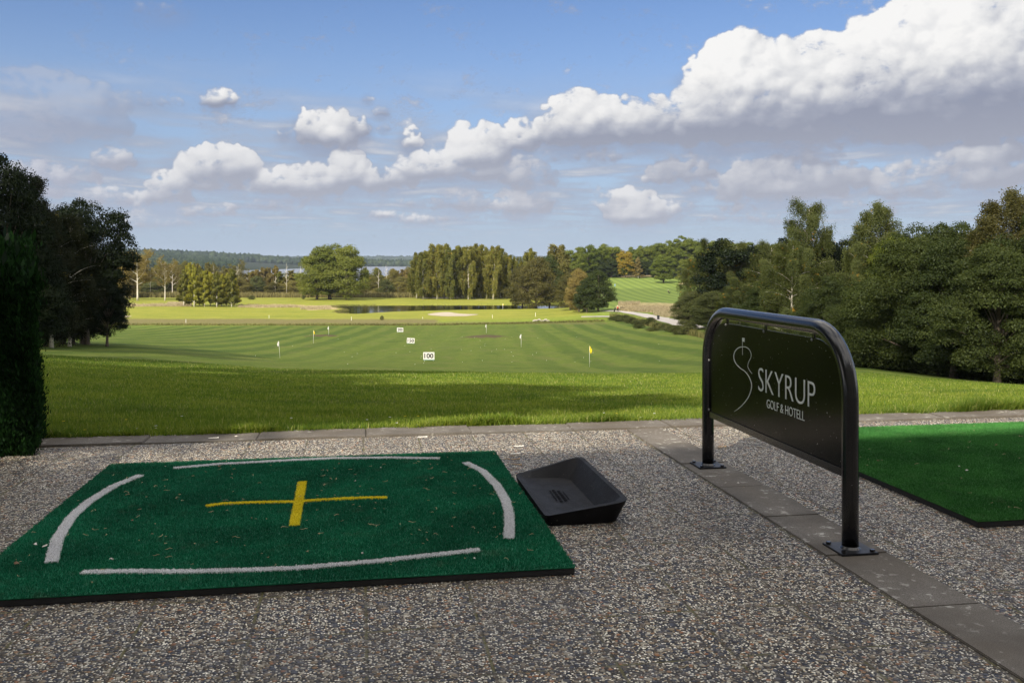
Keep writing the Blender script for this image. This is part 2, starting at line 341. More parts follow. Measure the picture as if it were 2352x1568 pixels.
def paving_mat():
    m, t, out = mat_new('exposed_aggregate'); tc = t.new('ShaderNodeTexCoord'); o = tc.outputs['Object']
    wob = t.new('ShaderNodeVectorMath', operation='ADD'); nz = t.new('ShaderNodeTexNoise'); nz.inputs['Scale'].default_value = 70; t.l.new(o, nz.inputs['Vector'])
    t.l.new(o, wob.inputs[0]); t.l.new(t.vm('MULTIPLY', t.vm('SUBTRACT', nz.outputs['Color'], (.5, .5, .5)), (.008, .008, 0)), wob.inputs[1])
    def vor(scale, sx=1.0, f='F1', off=(0, 0, 0)):
        v = t.new('ShaderNodeTexVoronoi', feature=f, voronoi_dimensions='2D'); v.inputs['Scale'].default_value = scale
        t.l.new(t.vm('ADD', t.vm('MULTIPLY', wob.outputs[0], (1, sx, 1)), off), v.inputs['Vector']); return v
    big = vor(56, 1.0); med = vor(118, 1.1, off=(.37, .11, 0)); 
    bd = big.outputs['Distance']; md = med.outputs['Distance']
    bc = t.new('ShaderNodeSeparateColor'); t.l.new(big.outputs['Color'], bc.inputs[0])
    mc = t.new('ShaderNodeSeparateColor'); t.l.new(med.outputs['Color'], mc.inputs[0])
    stone = [(.0, (.035, .042, .065)), (.16, (.085, .082, .085)), (.30, (.15, .12, .095)), (.42, (.055, .060, .085)), (.55, (.23, .21, .18)), (.68, (.10, .085, .075)), (.80, (.28, .19, .12)), (.87, (.40, .38, .34)), (.95, (.30, .17, .10))]
    c1 = t.ramp(bc.outputs[0], stone, 'CONSTANT'); c2 = t.ramp(mc.outputs[0], [(.0, (.66, .64, .58)), (.28, (.30, .28, .25)), (.45, (.82, .80, .76)), (.62, (.10, .10, .12)), (.78, (.42, .34, .24)), (.88, (.16, .13, .11))], 'CONSTANT')
    # big pebbles where their random number says so, small chips between
    inb = t.m('MULTIPLY', t.mr(bd, .36, .44, 1, 0), t.mr(bc.outputs[1], .22, .24))
    ins = t.mr(md, .34, .46, 1, 0)
    hug = vor(33, 1.05, off=(.7, .3, 0)); hc = t.new('ShaderNodeSeparateColor'); t.l.new(hug.outputs['Color'], hc.inputs[0]); hd = hug.outputs['Distance']; inh = t.m('MULTIPLY', t.mr(hd, .30, .36, 1, 0), t.mr(hc.outputs[1], .80, .82)); c3 = t.ramp(hc.outputs[0], [(.0, (.06, .066, .09)), (.2, (.19, .165, .135)), (.45, (.10, .10, .115)), (.6, (.26, .22, .17)), (.8, (.33, .31, .27))], 'CONSTANT')
    grout = (.036, .031, .026)
    c = t.mix(ins, grout, c2); c = t.mix(inb, c, c1); c = t.mix(inh, c, c3); gm = t.new('ShaderNodeGamma'); t.l.new(c, gm.inputs[0]); gm.inputs[1].default_value = 1.28; c = t.mix(1.0, gm.outputs[0], (1.72, 1.68, 1.58), 'MULTIPLY')
    hb = t.m('MULTIPLY', t.m('SQRT', t.m('MAXIMUM', t.m('SUBTRACT', .22, t.m('MULTIPLY', bd, bd)), 0)), 2.0)
    hs = t.m('SQRT', t.m('MAXIMUM', t.m('SUBTRACT', .22, t.m('MULTIPLY', md, md)), 0))
    h = t.m('MAXIMUM', t.m('MULTIPLY', hb, inb), hs); h = t.m('MAXIMUM', h, t.m('MULTIPLY', inh, t.m('SUBTRACT', 1.3, t.m('MULTIPLY', hd, 1.5))))
    # slab joints every 0.353 m
    sp = t.new('ShaderNodeSeparateXYZ'); t.l.new(o, sp.inputs[0])
    def joint(v, off, w):
        f_ = t.m('FRACT', t.m('DIVIDE', t.m('SUBTRACT', v, off), .353)); dd = t.m('MULTIPLY', t.m('ABSOLUTE', t.m('SUBTRACT', f_, .5)), .353)
        return t.mr(t.m('ADD', dd, t.m('MULTIPLY', t.m('SUBTRACT', nz.outputs[0], .5), .006)), .1765 - w, .1765 - w * .35)
    j = t.m('MAXIMUM', joint(sp.outputs[0], .017, .007), joint(sp.outputs[1], KERB_IN - .353 * 20, .006))
    wn = t.new('ShaderNodeTexWhiteNoise', noise_dimensions='2D'); cb_ = t.new('ShaderNodeCombineXYZ'); t.l.new(t.m('FLOOR', t.m('DIVIDE', t.m('SUBTRACT', sp.outputs[0], .017), .353)), cb_.inputs[0]); t.l.new(t.m('FLOOR', t.m('DIVIDE', t.m('SUBTRACT', sp.outputs[1], KERB_IN - .353 * 20), .353)), cb_.inputs[1]); t.l.new(cb_.outputs[0], wn.inputs['Vector'])
    c = t.mix(t.m('MULTIPLY', wn.outputs['Value'], .30), c, (.09, .085, .08))
    ln = t.noise(o, 1.7, 5, .6); ln2 = t.noise(o, 7.5, 4, .6)
    moss = t.mix(t.mr(ln2, .45, .6), (.05, .042, .03), (.11, .10, .035))
    c = t.mix(t.m('MULTIPLY', j, t.mr(ln2, .3, .6, .45, 1.0)), c, moss)
    c = t.mix(t.m('MULTIPLY', t.mr(ln, .5, .75), .35), c, (.12, .10, .08))
    c = t.mix(t.m('MULTIPLY', t.mr(ln2, .6, .8), .3), c, (.22, .17, .10))
    h = t.m('MULTIPLY', h, t.m('SUBTRACT', 1.0, t.m('MULTIPLY', j, .8)))
    principled(t, out, c, t.mr(bc.outputs[2], 0, 1, .45, .85), 0, .45, bump(t, h, 1.0, .011)); return m
M_PAVE = paving_mat()
def slab_mat():
    m, t, out = mat_new('kerb_concrete'); tc = t.new('ShaderNodeTexCoord'); g = t.new('ShaderNodeNewGeometry'); o = g.outputs['Position']
    n = t.noise(o, 2.4, 5, .65); n2 = t.noise(o, 260, 3, .7); n3 = t.noise(t.vm('MULTIPLY', o, (1, 1, 1)), 22, 4, .6)
    c = t.mix(t.mr(n, .3, .7), (.12, .108, .094), (.23, .212, .19)); c = t.mix(t.mr(n2, .38, .62, 0, .75), c, (.06, .052, .045)); n7 = t.noise(o, .9, 5, .7); c = t.mix(t.m('MULTIPLY', t.mr(n7, .45, .65), .55), c, (.10, .082, .062))
    c = t.mix(t.m('MULTIPLY', t.mr(n3, .58, .66), t.mr(n, .42, .6, 0, .75)), c, (.46, .45, .41))
    principled(t, out, c, .85, 0, .3, bump(t, t.m('ADD', n2, n3), .5, .003)); return m
M_SLAB = slab_mat()
def turf_mat(name, col, lite):
    m, t, out = mat_new(name); at = t.new('ShaderNodeAttribute'); at.attribute_name = 'tint'; g = t.new('ShaderNodeNewGeometry')
    n = t.noise(g.outputs['Position'], 2.2, 5, .65); nw = t.noise(g.outputs['Position'], 9, 4, .7)
    c = t.mix(t.m('ADD', t.m('MULTIPLY', at.outputs['Fac'], .45), t.m('MULTIPLY', t.mr(n, .35, .65), .55)), col, lite)
    c = t.mix(t.m('MULTIPLY', t.mr(nw, .55, .75), .22), c, (.16, .15, .11))
    principled(t, out, c, .55, 0, .25); return m
M_MATG = turf_mat('mat_turf_green', (.004, .095, .048), (.016, .235, .120))
M_MATW = turf_mat('mat_turf_white', (.78, .78, .80), (.92, .92, .94))
M_MATY = turf_mat('mat_turf_yellow', (.85, .70, .03), (.95, .84, .06))
M_MATR = turf_mat('mat_turf_bright', (.020, .105, .022), (.075, .27, .060))
M_RUB = simple('rubber', (.016, .016, .018), .7, var=.3, scale=20, bstr=.7, bscale=240, bdist=.002)
M_RUBL = simple('rubber_emboss', (.0025, .0025, .003), .9, var=.2, scale=20, spec=.1)
def tray_mat():
    m, t, out = mat_new('moulded_rubber'); g = t.new('ShaderNodeNewGeometry'); o = g.outputs['Position']
    n = t.noise(o, 9, 4, .6); n2 = t.noise(o, 240, 3, .7); v = t.noise(o, 120, 2, .5)
    sp = t.new('ShaderNodeSeparateXYZ'); t.l.new(g.outputs['Normal'], sp.inputs[0])
    c = t.mix(t.mr(n, .3, .7), (.004, .004, .005), (.011, .011, .014))
    c = t.mix(t.m('MULTIPLY', t.mr(v, .70, .76), .6), c, (.25, .23, .18))
    principled(t, out, c, t.mr(n, .3, .7, .55, .72), 0, .20, bump(t, n2, .8, .003)); return m
M_TRAY = tray_mat()
def paint_mat():
    m, t, out = mat_new('black_paint'); tc = t.new('ShaderNodeTexCoord'); o = tc.outputs['Object']
    n = t.noise(o, 6, 4, .6); n2 = t.noise(o, 55, 3, .6); v = t.noise(o, 150, 2, .5)
    c = t.mix(t.mr(v, .75, .78), (.007, .007, .009), (.42, .42, .42))
    r = t.mr(n2, .35, .7, .20, .25)
    b = principled(t, out, c, r, 0, .6, bump(t, t.m('ADD', t.m('MULTIPLY', n2, .12), n), .04, .004))
    b.inputs['Coat Weight'].default_value = .3; b.inputs['Coat Roughness'].default_value = .2; return m
M_PAINT = paint_mat()
M_PLATE = simple('worn_black_plate', (.012, .013, .017), .42, var=.4, scale=30, spec=.35, bstr=.4, bscale=120)
def panel_mat():
    m, t, out = mat_new('sign_panel'); tc = t.new('ShaderNodeTexCoord'); o = tc.outputs['Object']
    v = t.noise(o, 90, 2, .5); n = t.noise(o, 3, 4, .6)
    c = t.mix(t.mr(v, .735, .76), (.006, .0065, .006), (.34, .34, .32))
    principled(t, out, c, t.mr(n, .3, .7, .14, .22), 0, .20); return m
M_PANEL = panel_mat()
M_LETTER = simple('vinyl_lettering', (.78, .82, .79), .5, var=.05)
M_STEEL = simple('galvanised_steel', (.42, .42, .43), .4, .8, var=.2, scale=60)
M_WHITE = simple('white_paint', (.80, .79, .76), .55, var=.06)
M_YELLOW = simple('yellow_cloth', (.85, .66, .02), .7, var=.08)
M_BLACKT = simple('black_lettering', (.02, .02, .022), .6, var=.1)
M_WOOD = simple('pale_wood', (.52, .36, .20), .7, var=.2, scale=30)
M_POSTG = simple('grey_pole', (.55, .56, .55), .5, var=.1)
M_LEAFB = simple('dead_leaf', (.16, .09, .045), .8, var=.35, scale=30)
M_LEAFP = simple('pale_petal', (.68, .64, .60), .8, var=.12, scale=30)
M_SAND = simple('sand', (.38, .33, .25), .95, var=.1, scale=.4, bstr=.5, bscale=4, bdist=.05)
M_PATH = simple('gravel_path', (.42, .39, .36), .95, var=.12, scale=.5, bstr=.4, bscale=3, bdist=.03)
M_STONE = simple('pale_stone', (.42, .39, .33), .9, var=.25, scale=3, bstr=.5, bscale=9, bdist=.03)
M_SKIN = simple('skin', (.45, .26, .18), .6, var=.05)
M_RED = simple('red_cloth', (.55, .02, .03), .8, var=.15)
M_DARKC = simple('dark_cloth', (.015, .016, .022), .8, var=.2)
M_BLUE = simple('blue_cloth', (.15, .32, .62), .8, var=.15)
M_PLASTER = simple('plaster', (.55, .50, .40), .9, var=.08, scale=1.2, bstr=.3, bscale=30)
M_ROOF = simple('roof_tiles', (.20, .09, .06), .8, var=.25, scale=4, bstr=.4, bscale=10)
M_GLASS = simple('window_glass', (.02, .025, .03), .08, var=.1)
def water_mat(name, col, wave, r):
    m, t, out = mat_new(name); g = t.new('ShaderNodeNewGeometry'); p = g.outputs['Position']
    n = t.noise(t.vm('MULTIPLY', p, (.6, 1.0, 1)), wave, 4, .6)
    principled(t, out, col, r, 0, .5, bump(t, n, .06, .25)); return m
M_WATER = water_mat('pond_water', (.012, .014, .010), .7, .04)
M_LAKE = water_mat('lake_water', (.16, .165, .17), .05, .25)


# ------------------------------------------------------------------ cumulus in front of the viewer: a bank 15 km out
def cloud_bank():
    B = [(1330, 292, 100, 85, 1), (1430, 280, 80, 70, 1), (1500, 292, 110, 70, 1), (1580, 280, 90, 62, 1), (1650, 275, 110, 120, 1), (1700, 240, 115, 155, 1), (1625, 175, 65, 62, .9), (1800, 262, 120, 160, 1),
         (1880, 230, 110, 140, 1), (1990, 212, 130, 145, 1), (2120, 195, 140, 185, 1), (2280, 190, 170, 230, 1), (2420, 190, 150, 230, 1), (1950, 285, 240, 60, .9), (2250, 275, 260, 80, .95), (1720, 305, 230, 36, .8), (1450, 318, 200, 20, .6),
         (755, 308, 80, 66, 1), (712, 286, 36, 46, .9), (822, 298, 34, 38, .9), (655, 305, 22, 30, .55), (845, 228, 16, 10, .45), (875, 258, 24, 20, .5), (880, 295, 20, 16, .4),
         (500, 384, 100, 60, 1), (560, 380, 45, 44, .9), (947, 323, 30, 38, .85), (700, 422, 105, 52, .95), (800, 398, 56, 72, .95), (860, 416, 110, 40, .85), (625, 428, 50, 42, .8),
         (1000, 388, 110, 50, .85), (1100, 345, 85, 76, .95), (1190, 322, 55, 58, .85), (1080, 395, 160, 44, .75), (1210, 405, 80, 52, .65), (390, 445, 60, 60, .85), (500, 428, 70, 20, .8),
         (262, 370, 56, 36, .85), (110, 405, 110, 40, .65), (240, 458, 60, 32, .55), (60, 440, 90, 40, .5), (100, 268, 165, 95, .75), (0, 262, 120, 72, .65), (300, 232, 120, 26, .5), (500, 230, 44, 34, .55),
         (1455, 492, 82, 70, .95), (1530, 492, 46, 36, .75), (1560, 402, 95, 38, .85), (1640, 432, 55, 22, .75), (1800, 424, 135, 64, 1), (1930, 412, 95, 46, .85), (1850, 345, 100, 60, .5), (2100, 428, 100, 60, .55),
         (2272, 398, 80, 86, 1), (2200, 384, 60, 52, .65), (600, 472, 110, 16, .5), (470, 488, 70, 22, .55), (700, 462, 130, 14, .4), (1060, 468, 80, 45, .65), (1200, 472, 80, 52, .7), (960, 508, 50, 20, .5), (1280, 514, 40, 10, .4),
         (1700, 502, 110, 16, .5), (310, 517, 70, 14, .4), (1190, 502, 25, 12, .5), (1980, 482, 110, 25, .45), (370, 20, 70, 45, .35), (1330, 440, 60, 24, .4), (1400, 360, 220, 26, .4), (2330, 460, 90, 26, .4)]
    r3 = random.Random(17)
    for _ in range(34):
        B.append((r3.uniform(250, 1800), r3.uniform(425, 520), r3.uniform(20, 70), r3.uniform(8, 22), r3.uniform(.42, .62)))
    na, ne = 1200, 430; A = np.radians(np.linspace(-35, 35, na)); E = np.radians(np.linspace(.45, 22.5, ne)); Eg, Ag = np.meshgrid(E, A, indexing='ij')
    da = A[1] - A[0]; de = E[1] - E[0]; rng = np.random.default_rng(12)
    Hh = np.full(Ag.shape, -1.0); M = np.zeros(Ag.shape); VL = np.zeros(Ag.shape); UP = np.zeros(Ag.shape); UW = np.full(Ag.shape, 1e-6)
    def window(ca, ce, ra, re):
        i0 = int(max(0, (ca - ra - A[0]) / da)); i1 = int(min(na, (ca + ra - A[0]) / da + 2)); j0 = int(max(0, (ce - re - E[0]) / de)); j1 = int(min(ne, (ce + re - E[0]) / de + 2))
        return (slice(j0, j1), slice(i0, i1)) if i1 > i0 and j1 > j0 else None
    for (x, y, rx, ry, st) in B:
        ca, ce = dome(x, y); k_ = 1.04 if rx * ry > 7000 else .94; rx *= k_; ry_ = ry * k_; RX, RY = rx / F, ry_ / F
        # grey veil hanging under and around the heap
        w = window(ca, ce - RY * .25, RX * 2.2, RY * 1.6)
        if w:
            q = ((Ag[w] - ca) / (RX * 1.35)) ** 2 + ((Eg[w] - ce + RY * .30) / (RY * .62 + 14 / F)) ** 2; VL[w] = np.maximum(VL[w], np.exp(-q * 1.1) * min(1, st + .1))
        n = int(26 + rx * ry / 42); 
        for k in range(n):
            th = rng.random() * 2 * np.pi; rho = rng.random() ** .42; px = rho * math.cos(th); py = rho * math.sin(th)
            if py < -.30: py = -.30 * rng.random()
            dep = math.sqrt(max(0, 1 - px * px - max(0, py) ** 2)); s_ = (.10 + .30 * rng.random() ** 2.2) * (1.0 if rho < .75 else .72)
            r = s_ * min(ry_, rx * .7) / F + 2.2 / F; pa = ca + px * (RX - r * .5); pe = ce + py * (RY - r * .5); z = dep * min(RY, RX) * .8
            w = window(pa, pe, r, r)
            if not w: continue
            d2 = ((Ag[w] - pa) ** 2 + (Eg[w] - pe) ** 2) / (r * r); ins = d2 < 1; h = np.where(ins, z + r * np.sqrt(np.maximum(0, 1 - d2)), -1)
            Hh[w] = np.maximum(Hh[w], h); M[w] = np.maximum(M[w], np.where(ins, (1 - d2) ** .5 * st, 0))
        w = window(ca, ce, RX * 1.5, RY * 1.5)
        if w:
            g_ = np.exp(-(((Ag[w] - ca) / RX) ** 2 + ((Eg[w] - ce) / RY) ** 2)) * st; UP[w] += g_ * (Eg[w] - (ce - RY * .3)) / (RY * 1.2); UW[w] += g_
    DK = np.zeros(Ag.shape)
    for (x, y, rx, ry, st) in ((1560, 318, 260, 42, .9), (1900, 275, 300, 62, 1), (2250, 245, 300, 80, 1), (1450, 380, 300, 50, .5), (700, 470, 520, 38, .45), (180, 425, 220, 45, .5), (2000, 470, 420, 50, .5), (1150, 430, 200, 40, .5), (130, 290, 240, 40, .5)):
        ca, ce = dome(x, y); q = np.exp(-(((Ag - ca) * F / rx) ** 2 + ((Eg - ce) * F / ry) ** 2)) * st; DK = np.maximum(DK, q)
    VL = np.maximum(VL, DK * .85)
    def blur(a_, n_):
        for _ in range(n_):
            a_ = (np.roll(a_, 1, 0) + np.roll(a_, -1, 0) + np.roll(a_, 1, 1) + np.roll(a_, -1, 1) + 2 * a_) / 6
        return a_
    Hb = blur(np.where(Hh < 0, 0, Hh), 6); gx = np.gradient(Hb, da, axis=1); gy = np.gradient(Hb, de, axis=0)
    Hc = blur(Hb, 40); gx2 = np.gradient(Hc, da, axis=1); gy2 = np.gradient(Hc, de, axis=0)
    def lam(gx, gy, k):
        N = np.stack([-gx * k, -gy * k, np.ones_like(gx)], -1); N /= np.linalg.norm(N, axis=-1)[..., None]; return N @ np.array([-.42, .70, .58])
    L1 = np.clip(lam(gx, gy, .55), -.2, 1); L2 = np.clip(lam(gx2, gy2, 1.1), -.3, 1); up = np.clip(UP / UW, 0, 1)
    LT = .24 * L1 + .42 * L2 + .46 * sstep(.0, .62, up) - .06 - .42 * DK
    M = blur(M, 5)
    R = 15000.0; V = np.stack([np.sin(Ag) * np.cos(Eg), np.cos(Ag) * np.cos(Eg), np.sin(Eg)], -1).reshape(-1, 3) * R
    I = np.arange(na * ne).reshape(ne, na); Q = np.stack([I[:-1, :-1], I[1:, :-1], I[1:, 1:], I[:-1, 1:]], -1).reshape(-1, 4)
    m, t, out = mat_new('cumulus'); g = t.new('ShaderNodeNewGeometry'); d = t.vm('NORMALIZE', g.outputs['Position']); sp = t.new('ShaderNodeSeparateXYZ'); t.l.new(d, sp.inputs[0])
    az = t.m('ARCTAN2', sp.outputs[0], sp.outputs[1]); el = t.m('ARCSINE', sp.outputs[2]); cp = t.new('ShaderNodeCombineXYZ'); t.l.new(az, cp.inputs[0]); t.l.new(t.m('MULTIPLY', el, 1.4), cp.inputs[1])
    def att(n):
        a_ = t.new('ShaderNodeAttribute'); a_.attribute_name = n; return a_.outputs['Fac']
    M_, L_, V_ = att('mass'), att('lit'), att('veil')
    n0 = t.noise(cp.outputs[0], 15, 8, .62, .5); n1 = t.noise(cp.outputs[0], 60, 5, .62, .2); n2 = t.noise(cp.outputs[0], 5, 5, .6, .2)
    alpha = t.mr(t.m('ADD', M_, t.m('ADD', t.m('MULTIPLY', t.m('SUBTRACT', n0, .5), 2.0), t.m('MULTIPLY', t.m('SUBTRACT', n1, .5), 1.3))), .08, .74)
    lit = t.m('ADD', L_, t.m('ADD', t.m('MULTIPLY', t.m('SUBTRACT', n0, .5), .95), t.m('MULTIPLY', t.m('SUBTRACT', n1, .5), .40)))
    col = t.ramp(lit, [(.0, (.165, .185, .255)), (.28, (.24, .26, .325)), (.52, (.38, .39, .43)), (.74, (.545, .545, .55)), (1.0, (.68, .67, .655))])
    dim = t.mr(el, .03, .24, .55, .0); col = t.mix(dim, col, (.42, .43, .475)); col = t.mix(t.mr(az, -.56, -.34, .55, 0), col, (.34, .36, .45))
    vcol = t.mix(t.mr(el, .02, .16), (.30, .345, .44), (.21, .235, .315))
    va = t.m('MULTIPLY', t.mr(t.m('ADD', V_, t.m('MULTIPLY', t.m('SUBTRACT', n2, .5), .8)), .12, .95), .80)
    thin = t.m('MULTIPLY', t.mr(az, -.30, -.42), t.mr(el, .10, .15)); alpha = t.m('MULTIPLY', alpha, t.m('SUBTRACT', 1.0, t.m('MULTIPLY', thin, .55)))
    va = t.m('MULTIPLY', va, t.m('SUBTRACT', 1.0, t.m('MULTIPLY', thin, .4)))
    col = t.mix(alpha, vcol, col)
    a2 = t.m('SUBTRACT', 1.0, t.m('MULTIPLY', t.m('SUBTRACT', 1.0, t.m('MULTIPLY', alpha, .97)), t.m('SUBTRACT', 1.0, va)))
    a2 = t.m('MULTIPLY', a2, t.mr(el, .009, .05))
    em = t.new('ShaderNodeEmission'); t.l.new(col, em.inputs[0]); tr = t.new('ShaderNodeBsdfTransparent'); mx = t.new('ShaderNodeMixShader')
    t.l.new(a2, mx.inputs[0]); t.l.new(tr.outputs[0], mx.inputs[1]); t.l.new(em.outputs[0], mx.inputs[2]); t.l.new(mx.outputs[0], out.inputs[0])
    m.cycles.emission_sampling = 'NONE'
    o = np_mesh('sky_clouds', V, Q, m, smooth=True, attrs={'mass': ('POINT', M.ravel()), 'lit': ('POINT', LT.ravel()), 'veil': ('POINT', VL.ravel())}); tag(o, kind='structure')
cloud_bank()

# ------------------------------------------------------------------ the ground
# for directions x: distance -> drop below the eye
PROF = {
    -150: [(10, 1.45), (20, 2.3), (40, 4.0), (75, 6.4), (110, 8.5), (150, 10.9), (215, 14.8)],
    300: [(10, 1.50), (20, 2.55), (40, 4.5), (60, 6.05), (75, 7.05), (110, 9.6), (150, 12.3), (183, 13.9), (215, 14.85)],
    640: [(10, 1.60), (20, 2.70), (35, 4.3), (60, 6.88), (91, 9.9), (104, 10.9), (137, 12.4), (183, 14.3), (215, 14.9)],
    1000: [(10, 1.65), (20, 2.80), (35, 4.35), (48, 5.8), (60, 7.15), (91, 9.95), (137, 12.4), (183, 14.3), (215, 14.9)],
    1400: [(10, 1.66), (20, 2.88), (35, 4.42), (55, 6.75), (80, 9.35), (110, 10.9), (150, 12.3), (183, 13.6), (215, 14.2)],
    1620: [(10, 1.66), (20, 2.88), (35, 4.42), (50, 6.1), (80, 8.4), (110, 9.6), (140, 10.8), (215, 12.9)],
    2000: [(10, 1.62), (20, 2.82), (30, 3.9), (40, 5.0), (60, 7.1), (100, 10.0), (215, 12.4)],
    2352: [(10, 1.55), (20, 2.78), (30, 4.13), (45, 6.15), (60, 8.0), (100, 10.6), (215, 12.5)],
    2600: [(10, 1.5), (20, 2.75), (30, 4.1), (45, 6.1), (60, 7.9), (100, 10.2), (215, 12.0)]}
LOW = [(275, 16.05), (340, 16.1), (400, 16.0), (450, 16.4), (600, 17.4), (680, 18.6), (3000, 18.6), (3150, 17.4), (4200, 16.5), (6200, 12), (7200, -22), (9000, -40)]
HIGH = [(260, 13.9), (300, 14.7), (380, 15.4), (430, 15.6), (490, 14.4), (540, 12.9), (600, 10.9), (700, 8.5), (1000, 4), (3000, -4), (9000, -6)]
FARM = {-150: (LOW, HIGH, 0), 300: (LOW, HIGH, 0), 640: (LOW, HIGH, 0), 1000: (LOW, HIGH, 0), 1230: (LOW, HIGH, .1), 1400: (LOW, HIGH, .95), 1620: (LOW, HIGH, 1), 2000: (LOW, HIGH, 1), 2352: (LOW, HIGH, 1), 2600: (LOW, HIGH, 1)}
# pond outline (world) and level
POND_Z = -15.05
def W(x, y, drop):
    Y = drop * F / (y - HY); return ((x - CX) / F * Y, Y)
_pd = CH - POND_Z
POND = [W(762, 704, _pd), W(800, 701.4, _pd), (-40, 337), (0, 338), (12, 336), (22, 330), (26, 322), (20, 314), (5, 309), (-18, 303), (-38, 293), W(860, 719, _pd), W(815, 721.5, _pd), W(785, 720, _pd), W(775, 716, _pd), W(800, 712, _pd)]
def poly_sd(px, py, poly):
    """signed distance, negative inside"""
    P = np.array(poly); d = np.full(px.shape, 1e9); ins = np.zeros(px.shape, bool)
    for i in range(len(P)):
        a = P[i]; b = P[(i + 1) % len(P)]; ab = b - a
        tt = np.clip(((px - a[0]) * ab[0] + (py - a[1]) * ab[1]) / (ab @ ab), 0, 1)
        d = np.minimum(d, np.hypot(px - a[0] - tt * ab[0], py - a[1] - tt * ab[1]))
        c = ((a[1] > py) != (b[1] > py)) & (px < (b[0] - a[0]) * (py - a[1]) / (b[1] - a[1] + 1e-12) + a[0])
        ins ^= c
    return np.where(ins, -d, d)
_us = sorted(FARM); _uk = sorted(PROF)
_YS = np.concatenate([np.linspace(5, 30, 60), np.geomspace(30.5, 9000, 500)])
def _col(u):
    ks = _uk; i = np.searchsorted(ks, u) - 1; i = max(0, min(i, len(ks) - 2)); f_ = min(1, max(0, (u - ks[i]) / (ks[i + 1] - ks[i])))
    js = _us; j = np.searchsorted(js, u) - 1; j = max(0, min(j, len(js) - 2)); g_ = min(1, max(0, (u - js[j]) / (js[j + 1] - js[j])))
    w = FARM[js[j]][2] * (1 - g_) + FARM[js[j + 1]][2] * g_
    lo = np.interp(_YS, [a for a, b in LOW], [b for a, b in LOW]); hi = np.interp(_YS, [a for a, b in HIGH], [b for a, b in HIGH])
    far = lo * (1 - w) + hi * w
    def near(k):
        p = [(5.0, 1.17), (6.4, 1.19)] + PROF[k]; return np.interp(_YS, [a for a, b in p], [b for a, b in p])
    nr = near(ks[i]) * (1 - f_) + near(ks[i + 1]) * f_
    m_ = sstep(205, 262, _YS)
    d = nr * (1 - m_) + far * m_
    # soften the kinks in log distance
    L = np.log(_YS); out = d.copy()
    for s in range(len(_YS)):
        wgt = np.exp(-((L - L[s]) / .055) ** 2); out[s] = (d * wgt).sum() / wgt.sum()
    k = sstep(8, 14, _YS); return CH - (d * (1 - k) + out * k)
_UG = np.linspace(-400, 2800, 81)
_TAB = np.array([_col(min(2600, max(-150, u))) for u in _UG])
def zfun(X, Y, pond=True):
    X = np.asarray(X, float); Y = np.asarray(Y, float)
    u = CX + F * X / np.maximum(Y, 5.0); u = np.clip(u, _UG[0], _UG[-1] - 1e-3)
    ui = (u - _UG[0]) / (_UG[1] - _UG[0]); i = np.floor(ui).astype(int); fu = ui - i
    yi = np.interp(Y, _YS, np.arange(len(_YS))); j = np.minimum(np.floor(yi).astype(int), len(_YS) - 2); fy = yi - j
    z = (_TAB[i, j] * (1 - fy) + _TAB[i, j + 1] * fy) * (1 - fu) + (_TAB[i + 1, j] * (1 - fy) + _TAB[i + 1, j + 1] * fy) * fu
    dk = Y - kerbY(X)
    z = np.where(dk < 1.2, -.03 + (z + .03) * sstep(0, 1.2, dk), z)
    z = z + (fbm(X * .12, Y * .12) - .47) * .16 * sstep(9, 40, Y) * (1 + 2 * sstep(215, 260, Y)) * (1 - .6 * sstep(240, 300, Y) * (1 - sstep(350, 500, Y))) + (fbm(X * .6 + 9, Y * .6) - .47) * .06 * sstep(7, 9, Y)
    # the mounds on the range
    for (mx, my, r, hgt) in ((2.0 * 0 - 4.4, 150, 4.5, .7), (-33.5, 162, 4.0, .45)):
        z = z + hgt * np.exp(-(((X - mx) / r) ** 2 + ((Y - my) / (r * .9)) ** 2))
    # ditch across the end of the range
    dd = np.abs(Y - (216 + X * .03)); z = z - .55 * np.exp(-(dd / 1.1) ** 2) * sstep(-95, -85, X) * (1 - sstep(20, 24, X))
    # hills to the left beyond the lake
    hl = sstep(-620, -1250, X) * sstep(1250, 2200, Y) * (1 - sstep(3400, 4200, Y)); z = z + hl * (34 + 16 * (fbm(X * .003, Y * .003) - .5)) + sstep(-430, -640, X) * sstep(1000, 1300, Y) * (1 - sstep(3400, 4200, Y)) * 2.6
    if pond:
        sd = poly_sd(X, Y, POND); near = (Y > 240) & (Y < 380)
        bank = POND_Z + .12 + np.clip(sd, -3, 30) * .04
        z = np.where(near & (sd < 12), np.where(sd > 0, np.maximum(z * sstep(0, 12, sd) + bank * (1 - sstep(0, 12, sd)), POND_Z + .10), POND_Z - .5 * np.minimum(1, -sd)), z)
    return z
def gz(X, Y): return float(zfun(np.array([X]), np.array([Y]))[0])
def at(x, Y, dz=0.0):
    X = (x - CX) / F * Y; return Vector((X, Y, gz(X, Y) + dz))

